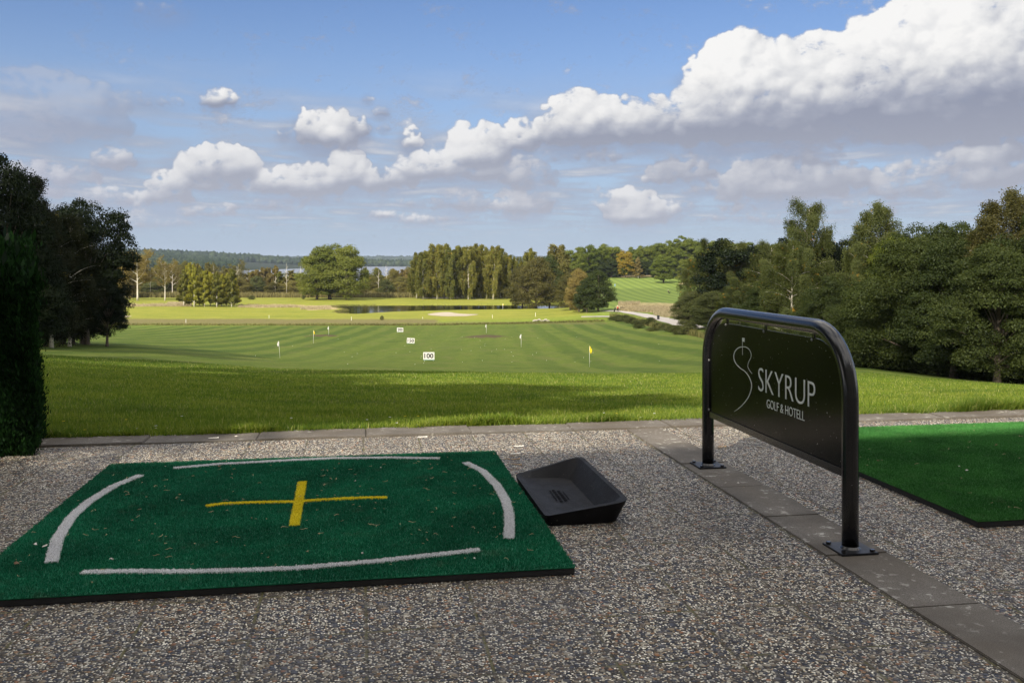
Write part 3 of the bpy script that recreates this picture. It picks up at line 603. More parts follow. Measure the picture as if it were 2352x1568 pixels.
def build_ground():
    rows = np.unique(np.concatenate([np.linspace(-60, 4.5, 12), np.linspace(4.5, 30, 150), np.geomspace(30, 205, 170), np.linspace(205, 228, 36), np.linspace(228, 345, 120), np.geomspace(345, 9000, 130)]))
    tt = np.concatenate([np.linspace(-2.5, -.64, 24)[:-1], np.linspace(-.64, .64, 420), np.linspace(.64, 2.5, 24)[1:]])
    Yg, Tg = np.meshgrid(rows, tt, indexing='ij')
    Xg = Tg * (np.maximum(Yg, 0) + 18 * np.exp(-np.maximum(Yg, 0) / 12.0) + 1.0) * np.where(Yg < 0, 1, 1)
    X = Xg.ravel(); Y = Yg.ravel(); Z = zfun(X, Y)
    Z = np.where(Y < kerbY(X), -.03, Z)
    u = CX + F * X / np.maximum(Y, 5); v = HY + F * (CH - Z) / np.maximum(Y, 5)
    nz = (fbm(X * .15, Y * .08) - .47)
    def band(ua, ub, va, vb, s=1.5):
        return sstep(ua - 12, ua + 12, u) * (1 - sstep(ub - 12, ub + 12, u)) * sstep(va - s, va + s, v + nz * 6) * (1 - sstep(vb - s, vb + s, v + nz * 6)) * (Y > 120)
    dry = np.maximum.reduce([band(275, 440, 698, 703, 1), band(545, 700, 700, 706, 1), band(380, 440, 695, 702, 1), band(700, 780, 700, 712, 2) * .7,
                             band(1415, 1580, 700, 716, 3), band(1580, 1700, 702, 738, 5), band(1420, 1590, 695, 712, 3) * .6, band(1420, 1510, 632, 636, 1.2), band(1560, 1640, 648, 655, 1.5), band(1030, 1140, 684, 690, 1) * .4])
    rough = np.maximum.reduce([band(270, 1010, 731, 746, 5) * .66, band(990, 1400, 737, 746, 4) * .52, sstep(1396, 1425, u) * sstep(716, 722, v - (u - 1405) * .26) * (1 - sstep(726, 734, v - (u - 1400) * .22)) * (Y > 120) * .8, band(1400, 1700, 705, 735, 4) * .4])
    ditch = np.exp(-(np.abs(Y - (216 + X * .03)) / 1.2) ** 2) * (X < 22) * (X > -93)
    md = np.maximum.reduce([h * np.exp(-(((X - mx) / r) ** 2 + ((Y - my) / r) ** 2)) for mx, my, r, h in ((-4.4, 150, 4.6, .95), (-33.5, 162, 4.4, .8))])
    soil = np.maximum(ditch * 1.0, md)
    marsh = sstep(404, 412, Y) * (u < 1300)
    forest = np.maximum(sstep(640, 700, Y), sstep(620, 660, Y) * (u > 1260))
    nr, nc = Yg.shape; I = np.arange(nr * nc).reshape(nr, nc)
    Q = np.stack([I[:-1, :-1], I[:-1, 1:], I[1:, 1:], I[1:, :-1]], -1).reshape(-1, 4)
    o = np_mesh('ground', np.stack([X, Y, Z], 1), Q, M_TURF, smooth=True,
                attrs={'dry': ('POINT', dry), 'rough': ('POINT', rough), 'soil': ('POINT', soil), 'marsh': ('POINT', marsh), 'forest': ('POINT', forest)})
    tag(o, kind='structure')
build_ground()

def sheet(name, poly, mat, off=.05, step=1.0, label=None):
    """a draped sheet over the ground inside poly"""
    P = np.array(poly); x0, y0 = P.min(0); x1, y1 = P.max(0)
    bm = bmesh.new(); vs = [bm.verts.new((p[0], p[1], 0)) for p in poly]; bm.faces.new(vs)
    for ax, lo, hi in ((0, x0, x1), (1, y0, y1)):
        c = lo + step
        while c < hi:
            g_ = bm.verts[:] + bm.edges[:] + bm.faces[:]
            no = (1, 0, 0) if ax == 0 else (0, 1, 0)
            bmesh.ops.bisect_plane(bm, geom=g_, plane_co=(c if ax == 0 else 0, c if ax == 1 else 0, 0), plane_no=no); c += step
    for v in bm.verts: v.co.z = gz(v.co.x, v.co.y) + off
    o = bm_obj(name, bm, mat, smooth=True)
    return tag(o, kind='structure')
def smooth_poly(pts, n=4):
    P = np.array(pts, float); out = []
    for i in range(len(P)):
        p0, p1, p2, p3 = P[i - 1], P[i], P[(i + 1) % len(P)], P[(i + 2) % len(P)]
        for k in range(n):
            t_ = k / n; out.append(tuple(.5 * ((2 * p1) + (-p0 + p2) * t_ + (2 * p0 - 5 * p1 + 4 * p2 - p3) * t_ ** 2 + (-p0 + 3 * p1 - 3 * p2 + p3) * t_ ** 3)))
    return out
# ------------------------------------------------------------------ water, bunkers, path
POND_BIG = [(-75, 270), (40, 270), (45, 345), (-75, 345)]
o = py_mesh('pond', [(x, y, POND_Z) for x, y in POND_BIG], [(0, 1, 2, 3)], M_WATER); tag(o, kind='structure')
o = py_mesh('lake', [(-2600, 560, -16.5), (900, 560, -16.5), (900, 3400, -16.5), (-2600, 3400, -16.5)], [(0, 1, 2, 3)], M_LAKE); tag(o, kind='structure')
def img_ground(x, y):
    """ground point seen at x,y (marching out)"""
    Y = np.geomspace(6.5, 3000, 6000); X = (x - CX) / F * Y; Z = zfun(X, Y); vv = HY + F * (CH - Z) / Y
    k = np.argmax(vv <= y); return (float(X[k]), float(Y[k]))
bk = smooth_poly([img_ground(*p) for p in ((982, 722.5), (1000, 718.5), (1030, 717.0), (1047, 719.5), (1070, 721.2), (1098, 722.0), (1085, 724.6), (1045, 726.5), (1005, 725.5))])
sheet('bunker', bk, M_SAND, .05, 1.5)
sheet('bunker', smooth_poly([img_ground(*p) for p in ((960, 683.2), (1000, 681.0), (1055, 682.5), (1040, 685.0), (985, 685.2))]), M_SAND, .05, 3.0)
sheet('bunker', smooth_poly([img_ground(*p) for p in ((262, 727), (290, 725.5), (303, 726.6), (285, 729), (262, 729.5))]), M_SAND, .05, 2.0)
pc = [(1405, 714.5), (1440, 717), (1480, 724), (1520, 732), (1560, 742), (1600, 755)]
PATHC = [np.array(img_ground(*p)) for p in pc]; PATHC = [np.array((26.5, 262.0))] + PATHC
L = []; R = []
for i, p in enumerate(PATHC):
    d = PATHC[min(i + 1, len(PATHC) - 1)] - PATHC[max(i - 1, 0)]; d = d / np.linalg.norm(d); n = np.array((-d[1], d[0])) * 2.0
    L.append(tuple(p + n)); R.append(tuple(p - n))
sheet('path', L + R[::-1], M_PATH, .07, 3.0)
sheet('path', [img_ground(*p) for p in ((1335, 726.8), (1400, 726.0), (1402, 728.2), (1335, 728.6))], M_PATH, .06, 2.0)

# ------------------------------------------------------------------ patio
def patio():
    # one sheet of exposed-aggregate slabs up to the kerb
    me = bpy.data.meshes.new('patio_paving')
    V = [(-14, -3.0, 0), (16, -3.0, 0), (16, KERB_IN, 0), (-14, KERB_IN, 0)]
    me.from_pydata(V, [], [(0, 1, 2, 3)]); me.materials.append(M_PAVE)
    o = bpy.data.objects.new('patio_paving', me); o.rotation_euler = (0, 0, TH); link(o); tag(o, kind='structure')
    # dividing strip of plain concrete slabs under the sign, and the kerb slabs along the lawn
    bm = bmesh.new(); b0 = KERB_IN - .012; k = 0
    while b0 > -2.0:
        b1 = b0 - .545
        bm_box(bm, (1.79, b1 + .004, -.03), (2.05, b0 - .004, .006 + .0015 * math.sin(k * 2.3)), .003); b0 = b1; k += 1
    o = bm_obj('paving_strip', bm, M_SLAB); o.rotation_euler = (0, 0, TH); tag(o, kind='structure')
    bm = bmesh.new(); a = -9.0; k = 0
    while a < 12:
        bm_box(bm, (a + .0015, KERB_IN + .004, -.05), (a + .6935, KERB_OUT + .015 * math.sin(k * 1.7), .010 + .004 * math.sin(k * 2.1)), .005); a += .695; k += 1
    o = bm_obj('kerb', bm, M_SLAB); o.rotation_euler = (0, 0, TH); tag(o, kind='structure')
patio()

# ------------------------------------------------------------------ near lawn blades
def blades(name, X, Y, hgt, wid, mat, lean=.5, lab=None, rng=RG, zoff=0.0):
    n = len(X); Z = zfun(X, Y) + zoff; a = rng.random(n) * 2 * np.pi; la = rng.random(n) * 2 * np.pi; ln = rng.random(n) * lean * hgt
    dx = np.cos(a) * wid / 2; dy = np.sin(a) * wid / 2
    B = np.stack([X, Y, Z - .005], 1); off = np.stack([dx, dy, np.zeros(n)], 1)
    mid = B + np.stack([np.cos(la) * ln * .35, np.sin(la) * ln * .35, hgt * .6], 1); tip = B + np.stack([np.cos(la) * ln, np.sin(la) * ln, hgt * np.sqrt(np.maximum(.1, 1 - (ln / hgt) ** 2 * .5))], 1)
    V = np.stack([B - off, B + off, mid + off * .7, mid - off * .7, tip], 1).reshape(-1, 3); i = np.arange(n) * 5
    T = np.concatenate([np.stack([i, i + 1, i + 2], 1), np.stack([i, i + 2, i + 3], 1), np.stack([i + 3, i + 2, i + 4], 1)])
    tn = rng.random(n); return np_mesh(name, V, T, mat, attrs={'tint': ('POINT', np.repeat(tn, 5))})
def lawn():
    n = 560000; r = RG.random(n); Y0 = 6.0; Y1 = 46.0
    Y = Y0 * (Y1 / Y0) ** (r ** 1.15); T = RG.random(n) * 1.36 - .68; X = T * (Y + .6)
    dk = Y - kerbY(X); edge = fbm(X * 2.2, Y * 0 + 3) * .14
    k = dk > -.035 + edge - .05; X = X[k]; Y = Y[k]; dk = dk[k]; n = len(X)
    patch = fbm(X * .9, Y * .9); h = (.016 + .028 * RG.random(n)) * (.6 + 1.5 * patch) * (1 + np.clip((Y - 12) / 40, 0, .8)) + .045 * np.exp(-dk / .25) * RG.random(n)
    w = np.clip(.0036 * Y / 6.2, .0036, .024) * (.7 + .6 * RG.random(n))
    o = blades('lawn_grass', X, Y, h, w, M_BLADE, .75); tag(o, 'short sunlit and shaded lawn grass beyond the kerb', 'grass', kind='stuff')
    # ragged tufts hanging over the kerb
    n = 80000; a = RG.random(n) * 10.5 - 5.2; cl = fbm(a * 1.7, a * 0 + 8); kk = RG.random(n) < sstep(.35, .6, cl) + .25; a = a[kk]; n = len(a)
    b = KERB_OUT - .10 + .16 * fbm(a * 3.1, a * 0 + 2) + RG.exponential(.05, n); X = a * E1.x + b * E2.x; Y = a * E1.y + b * E2.y
    h = (.03 + .07 * RG.random(n)) * (.3 + cl[kk] * 1.7)
    o = blades('verge_grass', X, Y, h, np.full(n, .0065), M_BLADE, .9, zoff=.01); tag(o, 'longer ragged grass tufts along the kerb edge', 'grass', kind='stuff')
lawn()
def scatter_img(n, x0, x1, y0, y1, rng=RG):
    """ground points spread inside an image-facing patch"""
    P = np.array([img_ground(x0 + (x1 - x0) * i / 11, y0 + (y1 - y0) * j / 3) for i in range(12) for j in range(4)]).reshape(12, 4, 2)
    u = rng.random(n) * 10.999; v = rng.random(n) ** .75 * 2.999; i = u.astype(int); j = v.astype(int); fu = (u - i)[:, None]; fv = (v - j)[:, None]
    p = (P[i, j] * (1 - fv) + P[i, j + 1] * fv) * (1 - fu) + (P[i + 1, j] * (1 - fv) + P[i + 1, j + 1] * fv) * fu
    return p[:, 0], p[:, 1]
def drygrass():
    Xs = []; Ys = []
    for a in ((5200, 285, 440, 699, 704), (4200, 548, 690, 701, 706.5), (3000, 385, 440, 695, 702), (2200, 690, 760, 704, 711), (16000, 1425, 1620, 703, 716), (12000, 1500, 1640, 712, 738), (1800, 1425, 1505, 632, 636), (2600, 1570, 1640, 649, 655), (2600, 1420, 1470, 693, 701)):
        x, y = scatter_img(*a); k = fbm(x * .3, y * .3) > .38; Xs.append(x[k]); Ys.append(y[k])
    X = np.concatenate(Xs); Y = np.concatenate(Ys)
    keep = np.ones(len(X), bool)
    for i in range(len(PATHC) - 1):
        a, b = PATHC[i], PATHC[i + 1]; ab = b - a; tt = np.clip(((X - a[0]) * ab[0] + (Y - a[1]) * ab[1]) / (ab @ ab), 0, 1)
        keep &= np.hypot(X - a[0] - tt * ab[0], Y - a[1] - tt * ab[1]) > 2.6
    X = X[keep]; Y = Y[keep]; n = len(X)
    o = blades('tall_dry_grass', X, Y, .35 + .5 * RG.random(n), np.full(n, .12), M_DRY, .6); tag(o, 'straw-coloured tall dry grass in strips beside the fairways', 'dry grass', kind='stuff')
    x, y = scatter_img(30000, 560, 1290, 672, 684); x2, y2 = scatter_img(14000, 270, 560, 676, 688)
    X = np.concatenate([x, x2]); Y = np.concatenate([y, y2]); k = Y > 400 + 6 * fbm(X * .05, Y * 0); X = X[k]; Y = Y[k]; n = len(X)
    o = blades('reeds', X, Y, 1.4 + 1.3 * RG.random(n), np.full(n, .28), M_REED, .25); tag(o, 'belt of brown green reeds at the edge of the marsh', 'reeds', kind='stuff')
    x, y = scatter_img(26000, 1400, 1700, 722, 800); k = (y < 260) & (x > 20) & (HY + F * (CH - zfun(x, y)) / y > 720 + (CX + F * x / y - 1405) * .26) & (HY + F * (CH - zfun(x, y)) / y < 730 + (CX + F * x / y - 1400) * .22); x = x[k]; y = y[k]
    xd = RG.random(9000) * 115 - 93; yd = 216 + xd * .03 + RG.normal(0, 1.2, 9000) + 1
    n2 = len(x); X = np.concatenate([x, xd]); Y = np.concatenate([y, yd]); hh = np.concatenate([.4 + .7 * RG.random(n2), .15 + .35 * RG.random(9000)])
    o = blades('rough_grass', X, Y, hh, np.full(len(X), .13), M_ROUGHB, .6); tag(o, 'uncut rough grass along the ditch and path bank', 'rough grass', kind='stuff')
    # pond margin
    a = np.array(POND); s = RG.random(9000) * len(a); i = s.astype(int) % len(a); f_ = (s - np.floor(s))[:, None]
    p = a[i] * (1 - f_) + a[(i + 1) % len(a)] * f_ + RG.normal(0, .7, (9000, 2)); sd = poly_sd(p[:, 0], p[:, 1], POND); k = (sd > -.3) & ((p[:, 0] < -50) | ((RG.random(9000) < .3) & (p[:, 1] > 318))); p = p[k]; n = len(p)
    o = blades('pond_sedge', p[:, 0], p[:, 1], .15 + .3 * RG.random(n), np.full(n, .14), M_ROUGHB, .5); tag(o, 'low brown sedge fringing the pond bank', 'sedge', kind='stuff')
drygrass()

# ------------------------------------------------------------------ trees
def leaves(C, size, rng, N=None, aspect=1.7, fold=True):
    """diamond leaves at centres C with optional normals N"""
    n = len(C); R1 = rng.normal(size=(n, 3)); 
    if N is not None: R1 = N + R1 * .55
    R1 /= np.linalg.norm(R1, axis=1)[:, None] + 1e-9
    A = rng.normal(size=(n, 3)); A -= R1 * (A * R1).sum(1)[:, None]; A /= np.linalg.norm(A, axis=1)[:, None] + 1e-9; Bv = np.cross(R1, A)
    s = (size * (.7 + .6 * rng.random(n)))[:, None] if np.ndim(size) == 0 else (size * (.7 + .6 * rng.random(n)))[:, None]
    a = A * s * .5 * aspect ** .5; b = Bv * s * .5 / aspect ** .5
    V = np.stack([C - a, C + b + R1 * s * .06, C + a, C - b + R1 * s * .06], 1).reshape(-1, 3); i = np.arange(n) * 4
    return V, np.stack([i, i + 1, i + 2, i + 3], 1)
def bez(p0, p1, p2, n=6):
    t_ = np.linspace(0, 1, n)[:, None]; return (1 - t_) ** 2 * p0 + 2 * t_ * (1 - t_) * p1 + t_ ** 2 * p2
def tree_mesh(kind, seed, H, Wd, nl, ls, low=.2):
    """returns (crown verts, crown quads), (wood verts, wood faces)"""
    rng = np.random.default_rng(seed); wood = []; C = []; NN = []
    lean = rng.normal(size=2) * .03 * H
    if kind == 'bare': lean *= .4
    top = np.array([lean[0], lean[1], H * (.93 if kind != 'oak' else .72)])
    tp = bez(np.zeros(3), np.array([0, 0, H * .4]), top, 9); tr = H * (.0125 if kind != 'oak' and kind != 'alder' else .026)
    rad = np.linspace(1, .15, 9) * tr; rad[0] *= 1.35; wood.append(tube_np(tp, rad, 8))
    def trunk_at(f_): return np.array([np.interp(f_, np.linspace(0, 1, 9), tp[:, k]) for k in range(3)])
    if kind in ('oak', 'alder'):
        nc = 150 if kind == 'oak' else 130
        cz = H * (low + (1 - low) * .5); rz = H * (1 - low) * .5; rx = Wd / 2
        k = 0; cl = []
        ph = rng.random() * 6.28
        lob = rng.random(5) * 6.28
        while len(cl) < nc:
            d = rng.normal(size=3); d /= np.linalg.norm(d); rr = .35 + .65 * rng.random() ** .45
            th = math.atan2(d[1], d[0])
            lump = 1 + .14 * math.sin(3 * th + lob[0]) * math.cos(2.2 * d[2] * 2 + lob[1]) + .09 * math.sin(5 * th + lob[2] + 3 * d[2])
            if kind == 'alder':
                zz = (d[2] * rr + 1) / 2; w_ = (1 - .55 * zz ** 1.6) * 1.0
                p = np.array([d[0] * rr * rx * lump * w_ * 1.1, d[1] * rr * rx * lump * w_ * 1.1, cz + d[2] * rr * rz])
                r = (.085 + .06 * rng.random()) * Wd
            else:
                lump *= min(2.0, max(.05, 1 - d[2] ** 2) ** (-.20 if d[2] > 0 else -.40))
                p = np.array([d[0] * rr * rx * lump * .86, d[1] * rr * rx * lump * .86, cz + d[2] * rr * rz * .90]); r = (.06 + .07 * rng.random()) * Wd
            cl.append((p, r))
        per = nl // nc
        for p, r in cl:
            d = rng.normal(size=(per, 3)); d /= np.linalg.norm(d, axis=1)[:, None]
            d[:, 2] = np.where(d[:, 2] < -.3, -d[:, 2] * .6, d[:, 2])
            rr = (.45 + .6 * rng.random(per) ** .6)[:, None]
            fl = np.array([1.15, 1.15, .75 if kind == 'alder' else .85])
            C.append(p + d * rr * r * fl); NN.append(d * fl[::-1] + np.array([0, 0, .35]))
        for i in range(0, nc, 4):
            p, r = cl[i]; h0 = max(.12, min(.9, (p[2] / H) * .62)); s = trunk_at(h0 / .95)
            q = bez(s, (s + p) / 2 + np.array([0, 0, .04 * H]), p, 6); wood.append(tube_np(q, np.linspace(.35, .06, 6) * tr * (1.3 - h0), 5, False))
    elif kind in ('birch', 'young'):
        nlimb = 26; limbs = []
        for i in range(nlimb):
            f_ = low + (1 - low) * (i + .5) / nlimb * .95; s = trunk_at(f_ / .98); a = i * 2.4 + rng.random(); zz = (f_ - low) / (1 - low)
            env = math.sin(math.pi * min(1, (zz * .80 + .18))) ** .7 if kind == 'birch' else (1 - zz) ** .75 * .95 + .12
            L_ = Wd / 2 * env * (.75 + .4 * rng.random()); up = H * (.06 + .07 * rng.random())
            e = s + np.array([math.cos(a) * L_, math.sin(a) * L_, up]); m_ = s + np.array([math.cos(a) * L_ * .5, math.sin(a) * L_ * .5, up * 1.1])
            q = bez(s, m_, e, 7); wood.append(tube_np(q, np.linspace(.38, .05, 7) * tr * (1.1 - f_ * .6), 5, False)); limbs.append(q)
        # hanging strands
        per = 34; ns = nl // per
        for i in range(ns):
            q = limbs[rng.integers(nlimb)]; f_ = rng.random() ** .55; k = f_ * 5.99; a_ = int(k); p = q[a_] * (1 - k + a_) + q[a_ + 1] * (k - a_)
            p = p + rng.normal(size=3) * np.array([.035, .035, .02]) * Wd; Ls = H * ((.05 + .15 * rng.random() ** 1.5) if kind == 'birch' else (.02 + .05 * rng.random()))
            tt = rng.random(per) ** .8; dr = rng.normal(size=2) * .10
            c = np.stack([p[0] + dr[0] * Ls * tt, p[1] + dr[1] * Ls * tt, p[2] + H * .012 - Ls * tt ** 1.15], 1) + rng.normal(size=(per, 3)) * H * .0075
            C.append(c); out = c - np.array([tp[4][0], tp[4][1], 0]); out[:, 2] = 0; out /= np.linalg.norm(out, axis=1)[:, None] + 1e-6; NN.append(out * .9 + np.array([0, 0, .35]))
    elif kind == 'bare':
        ends = []
        for i in range(9):
            f_ = .38 + .055 * i; s = trunk_at(f_); a = i * 2.4 + rng.random(); L_ = Wd / 2 * (1.1 - .6 * (f_ - .38)) * (.6 + .5 * rng.random()); e = s + np.array([math.cos(a) * L_, math.sin(a) * L_, H * (.18 + .2 * rng.random())]); e[2] = min(e[2], H)
            q = bez(s, s + (e - s) * .5 + np.array([math.cos(a) * L_ * .25, math.sin(a) * L_ * .25, -.02 * H]), e, 7); wood.append(tube_np(q, np.linspace(.55, .08, 7) * tr * .9, 5, False)); ends.append(q)
            for k in range(7):
                b = q[2 + k % 5]; d = rng.normal(size=3); d[2] = abs(d[2]); d /= np.linalg.norm(d); e2 = b + d * H * (.05 + .07 * rng.random()); wood.append(tube_np(bez(b, (b + e2) / 2 + rng.normal(size=3) * .01 * H, e2, 4), np.linspace(.14, .03, 4) * tr, 4, False))
                m = max(3, nl // 63); C.append(b + d * H * .12 * rng.random((m, 1)) + rng.normal(size=(m, 3)) * H * .022); NN.append(rng.normal(size=(m, 3)))
    C = np.concatenate(C); NN = np.concatenate(NN); NN /= np.linalg.norm(NN, axis=1)[:, None] + 1e-9
    k = C[:, 2] > .01 * H; C = C[k]; NN = NN[k]
    return leaves(C, ls, rng, NN), merge(wood), rng.random(len(C))
PROTO = {}
def proto(key, kind, seed, H, Wd, nl, ls, low, mleaf, mbark, **kw):
    (lv, lf), (wv, wf), tn = tree_mesh(kind, seed, H, Wd, nl, ls, low)
    o1 = np_mesh('crown', lv, lf, mleaf, attrs={'tint': ('POINT', np.repeat(tn, 4))}); o2 = py_mesh('trunk', wv, wf, mbark, smooth=True)
    PROTO[key] = (o1.data, o2.data, H, Wd)
    bpy.data.objects.remove(o1); bpy.data.objects.remove(o2)
TREES = []
def plant(key, x, Y, top, w, label, name, cat='tree', group=None, mleaf=None, rz=None, sink=.1, ytop=True):
    """x: direction, Y: distance, top: height on the view of its top, w: width in metres"""
    me1, me2, H, Wd = PROTO[key]; p = at(x, Y); h = (CH + (HY - top) / F * Y) - p.z if ytop else top
    o = empty(name, (p.x, p.y, p.z - sink), RND.random() * 6.28 if rz is None else rz); tag(o, label, cat, group)
    for nm, me in (('crown', me1), ('trunk', me2)):
        c = bpy.data.objects.new(nm, me); c.parent = o; c.scale = (w / Wd, w / Wd, (h + sink) / H); COL.objects.link(c)
        if nm == 'crown' and mleaf is not None: c.material_slots[0].link = 'OBJECT'; c.material_slots[0].material = mleaf
    return o
# detailed prototypes for nearer trees, light ones for the distance
proto('oakN', 'oak', 3, 12, 10, 60000, .15, .10, M_OAK_SHADE, M_BARK)
proto('shade', 'oak', 33, 16, 7, 26000, .16, .34, M_OAK, M_BARK)
proto('birchN', 'birch', 5, 15, 8, 90000, .11, .14, M_BIRCHS, M_BBARK)
proto('birchN2', 'birch', 15, 15, 8, 90000, .11, .08, M_BIRCHS, M_BBARK)
proto('alderN', 'alder', 6, 10, 9, 100000, .115, .02, M_ALDER, M_BARK)
proto('alderN2', 'alder', 16, 10, 9, 90000, .12, .03, M_ALDER, M_BARK)
proto('oak', 'oak', 8, 22, 18, 46000, .38, .0, M_OAK, M_BARK)
proto('oak2', 'oak', 9, 22, 18, 46000, .38, .02, M_OAK, M_BARK)
proto('oak3', 'oak', 10, 22, 18, 46000, .38, .0, M_OAK, M_BARK)
proto('birch', 'birch', 21, 23, 9, 26000, .34, .13, M_BIRCH, M_BBARK)
proto('birch2', 'birch', 22, 23, 9, 26000, .34, .16, M_BIRCH, M_BBARK)
proto('birch3', 'birch', 23, 23, 9, 26000, .34, .10, M_BIRCH, M_BBARK)
proto('young', 'young', 24, 14, 6, 22000, .30, .06, M_BIRCHY, M_BBARK)
proto('young2', 'young', 25, 14, 6, 22000, .30, .08, M_BIRCHY, M_BBARK)
proto('alder', 'alder', 26, 16, 16, 30000, .30, .02, M_ALDERB, M_BARK)
proto('alder2', 'alder', 27, 16, 16, 30000, .30, .02, M_ALDERB, M_BARK)
proto('bare', 'bare', 28, 22, 13, 9000, .34, .3, M_BROWN, M_BBARK)
proto('bare2', 'bare', 29, 22, 11, 5500, .34, .3, M_BROWN, M_BBARK)
proto('bush', 'alder', 31, 2.4, 3.2, 5000, .11, .0, M_SHRUB, M_BARK)
proto('bush2', 'alder', 32, 2.4, 3.2, 5000, .11, .0, M_SHRUB, M_BARK)

def forest_trees():
    P = plant
    # left group
    P('oakN', 198, 78, 442, 8.0, 'very dark broad oak with lobed crown edge, at the right end of the left trees', 'oak_tree', rz=.4)
    P('oakN', 246, 74, 632, 3.6, 'low dark leafy oak sapling whose lit leaves overhang the range, under the left oak', 'oak_sapling', rz=2.0)
    P('birchN', 118, 66, 478, 5.6, 'dark drooping birch in front of the left oak with brownish strands', 'birch_tree', mleaf=M_BIRCH_SHADE, rz=1)
    P('birchN2', 60, 62, 420, 5.6, 'tall dark birch with thin hanging branches between hedge and left oak', 'birch_tree', mleaf=M_BIRCH_SHADE)
    P('oakN', 0, 56, 335, 5.6, 'tallest near-black tree at the left picture edge above the hedge', 'broadleaf_tree')
    P('birchN', 160, 70, 500, 5.0, 'dark full birch merging into the left oak, its foliage reaching the ground', 'birch_tree', mleaf=M_BIRCH_SHADE)
    P('alderN2', 165, 80, 540, 8, 'dark foliage mass filling the space under the left oak', 'broadleaf_tree', mleaf=M_OAK_SHADE)
    P('alderN', 110, 76, 500, 9, 'dark foliage mass behind the drooping dark birches', 'broadleaf_tree', mleaf=M_OAK_SHADE)
    P('alderN', 60, 58, 560, 6, 'dark low tree just right of the hedge top', 'broadleaf_tree', mleaf=M_OAK_SHADE, rz=2)
    P('alderN', 190, 83, 600, 7, 'dark undergrowth at the foot of the left oak', 'broadleaf_tree', mleaf=M_OAK_SHADE, rz=1.1)
    P('alderN2', 145, 74, 590, 7, 'dark low growth under the drooping birches on the left', 'broadleaf_tree', mleaf=M_OAK_SHADE, rz=3.1)
    P('alderN', 105, 68, 620, 5, 'dark low growth just beyond the hedge corner', 'broadleaf_tree', mleaf=M_OAK_SHADE, rz=4.1)
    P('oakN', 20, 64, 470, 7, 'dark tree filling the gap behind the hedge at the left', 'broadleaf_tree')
    # round group in the middle
    P('alder', 728, 382, 580, 17.5, 'left and lower of three rounded green trees merging into one dome', 'broadleaf_tree', mleaf=M_ROUND, rz=.3)
    P('oak2', 757, 385, 555, 22, 'tallest, middle one of three rounded green trees merging into one dome', 'broadleaf_tree', mleaf=M_ROUND)
    P('alder2', 796, 379, 564, 18, 'right one of three rounded green trees merging into one dome', 'broadleaf_tree', mleaf=M_ROUND)
    # young birch copse
    g = 'young birches in the copse left of the rounded trees'
    for k, (x, top, dy, w) in enumerate(((422, 622, 0, 5.2), (434, 606, 3, 5.4), (446, 609, -3, 5.6), (459, 614, 5, 5.4), (470, 622, -2, 5.4), (483, 626, 3, 5.0), (498, 626, -4, 5.4), (509, 632, 2, 4.6), (521, 628, 4, 4.6), (532, 619, -3, 5.4), (540, 640, 1, 4.0))):
        P('young' if k % 2 else 'young2', x, 326 + dy, top, w, 'yellow green young birch in the small copse standing in dry grass', 'young_birch', 'tree', g, mleaf=M_BIRCHY if k % 3 else M_BIRCH)
    # bare birches on the left
    P('bare', 316, 372, 576, 17, 'big bare white-stemmed birch with wide forked limbs, the largest pale tree', 'bare_birch', rz=.2)
    P('bare2', 379, 372, 594, 9, 'slim bare white birch right of the big forked one', 'bare_birch')
    P('bare2', 396, 425, 600, 9, 'brownish thin birch behind the slim bare white birch', 'bare_birch')
    P('birch', 287, 400, 580, 12, 'thin brown-leaved birch between the dark left oak and the big forked birch', 'birch_tree', mleaf=M_BROWN)
    P('birch2', 296, 380, 625, 8, 'low brown birch with white foot at the edge of the dark left oak', 'birch_tree', mleaf=M_BROWN)
    # marsh belt
    g = 'scrubby trees of the marsh belt'; rnd = random.Random(3)
    for k in range(92):
        x = 275 + k * 7.5 + rnd.uniform(-6, 6)
        if 690 < x < 835: continue
        Y = rnd.uniform(430, 560); t_ = rnd.uniform(612, 640) if x > 560 or x < 300 else rnd.uniform(600, 628)
        if 835 <= x <= 945: t_ = rnd.uniform(612, 640)
        kk = rnd.choice(['birch', 'birch2', 'birch3', 'alder', 'young2', 'young', 'bare2'])
        P(kk, x, Y, t_, rnd.uniform(6, 10), 'scrubby brown green tree in the marsh belt in front of the lake', 'marsh_tree', 'tree', g, mleaf=rnd.choice([M_BROWN, M_MARSH, M_MARSH, M_BIRCH]))
    g = 'bushes of the marsh belt'
    for k in range(64):
        x = 275 + k * 11.2 + rnd.uniform(-5, 5)
        Y = rnd.uniform(416, 480); t_ = rnd.uniform(634, 660)
        P(rnd.choice(['alder', 'alder2', 'alder']), x, Y, t_, rnd.uniform(8, 14), 'rounded dull green willow bush behind the reeds', 'willow_bush', 'bush', g, mleaf=rnd.choice([M_MARSH, M_MARSH, M_SHRUB, M_ALDERB]))
    # birch grove right of the dome
    g = 'birches in the tall grove behind the pond'
    gro = [(957, 577, 6, 9, M_BIRCH), (972, 582, -2, 8, M_BIRCH), (986, 568, 4, 9, M_BIRCH), (1004, 558, 0, 10, M_BIRCH), (1020, 562, 8, 9, M_BIRCH), (1036, 565, -4, 9, M_BIRCH), (1049, 563, 3, 9, M_BIRCH), (1062, 566, 12, 9, M_BIRCH),
           (1076, 564, -3, 9, M_BIRCH), (1090, 563, 5, 9, M_BIRCH), (1104, 561, 14, 9, M_BIRCH), (1118, 566, 2, 8, M_BIRCH), (1133, 562, -2, 9, M_BIRCH), (1150, 570, 10, 9, M_BIRCH), (1165, 578, 4, 8, M_BIRCH), (1180, 588, 8, 8, M_BIRCH)]
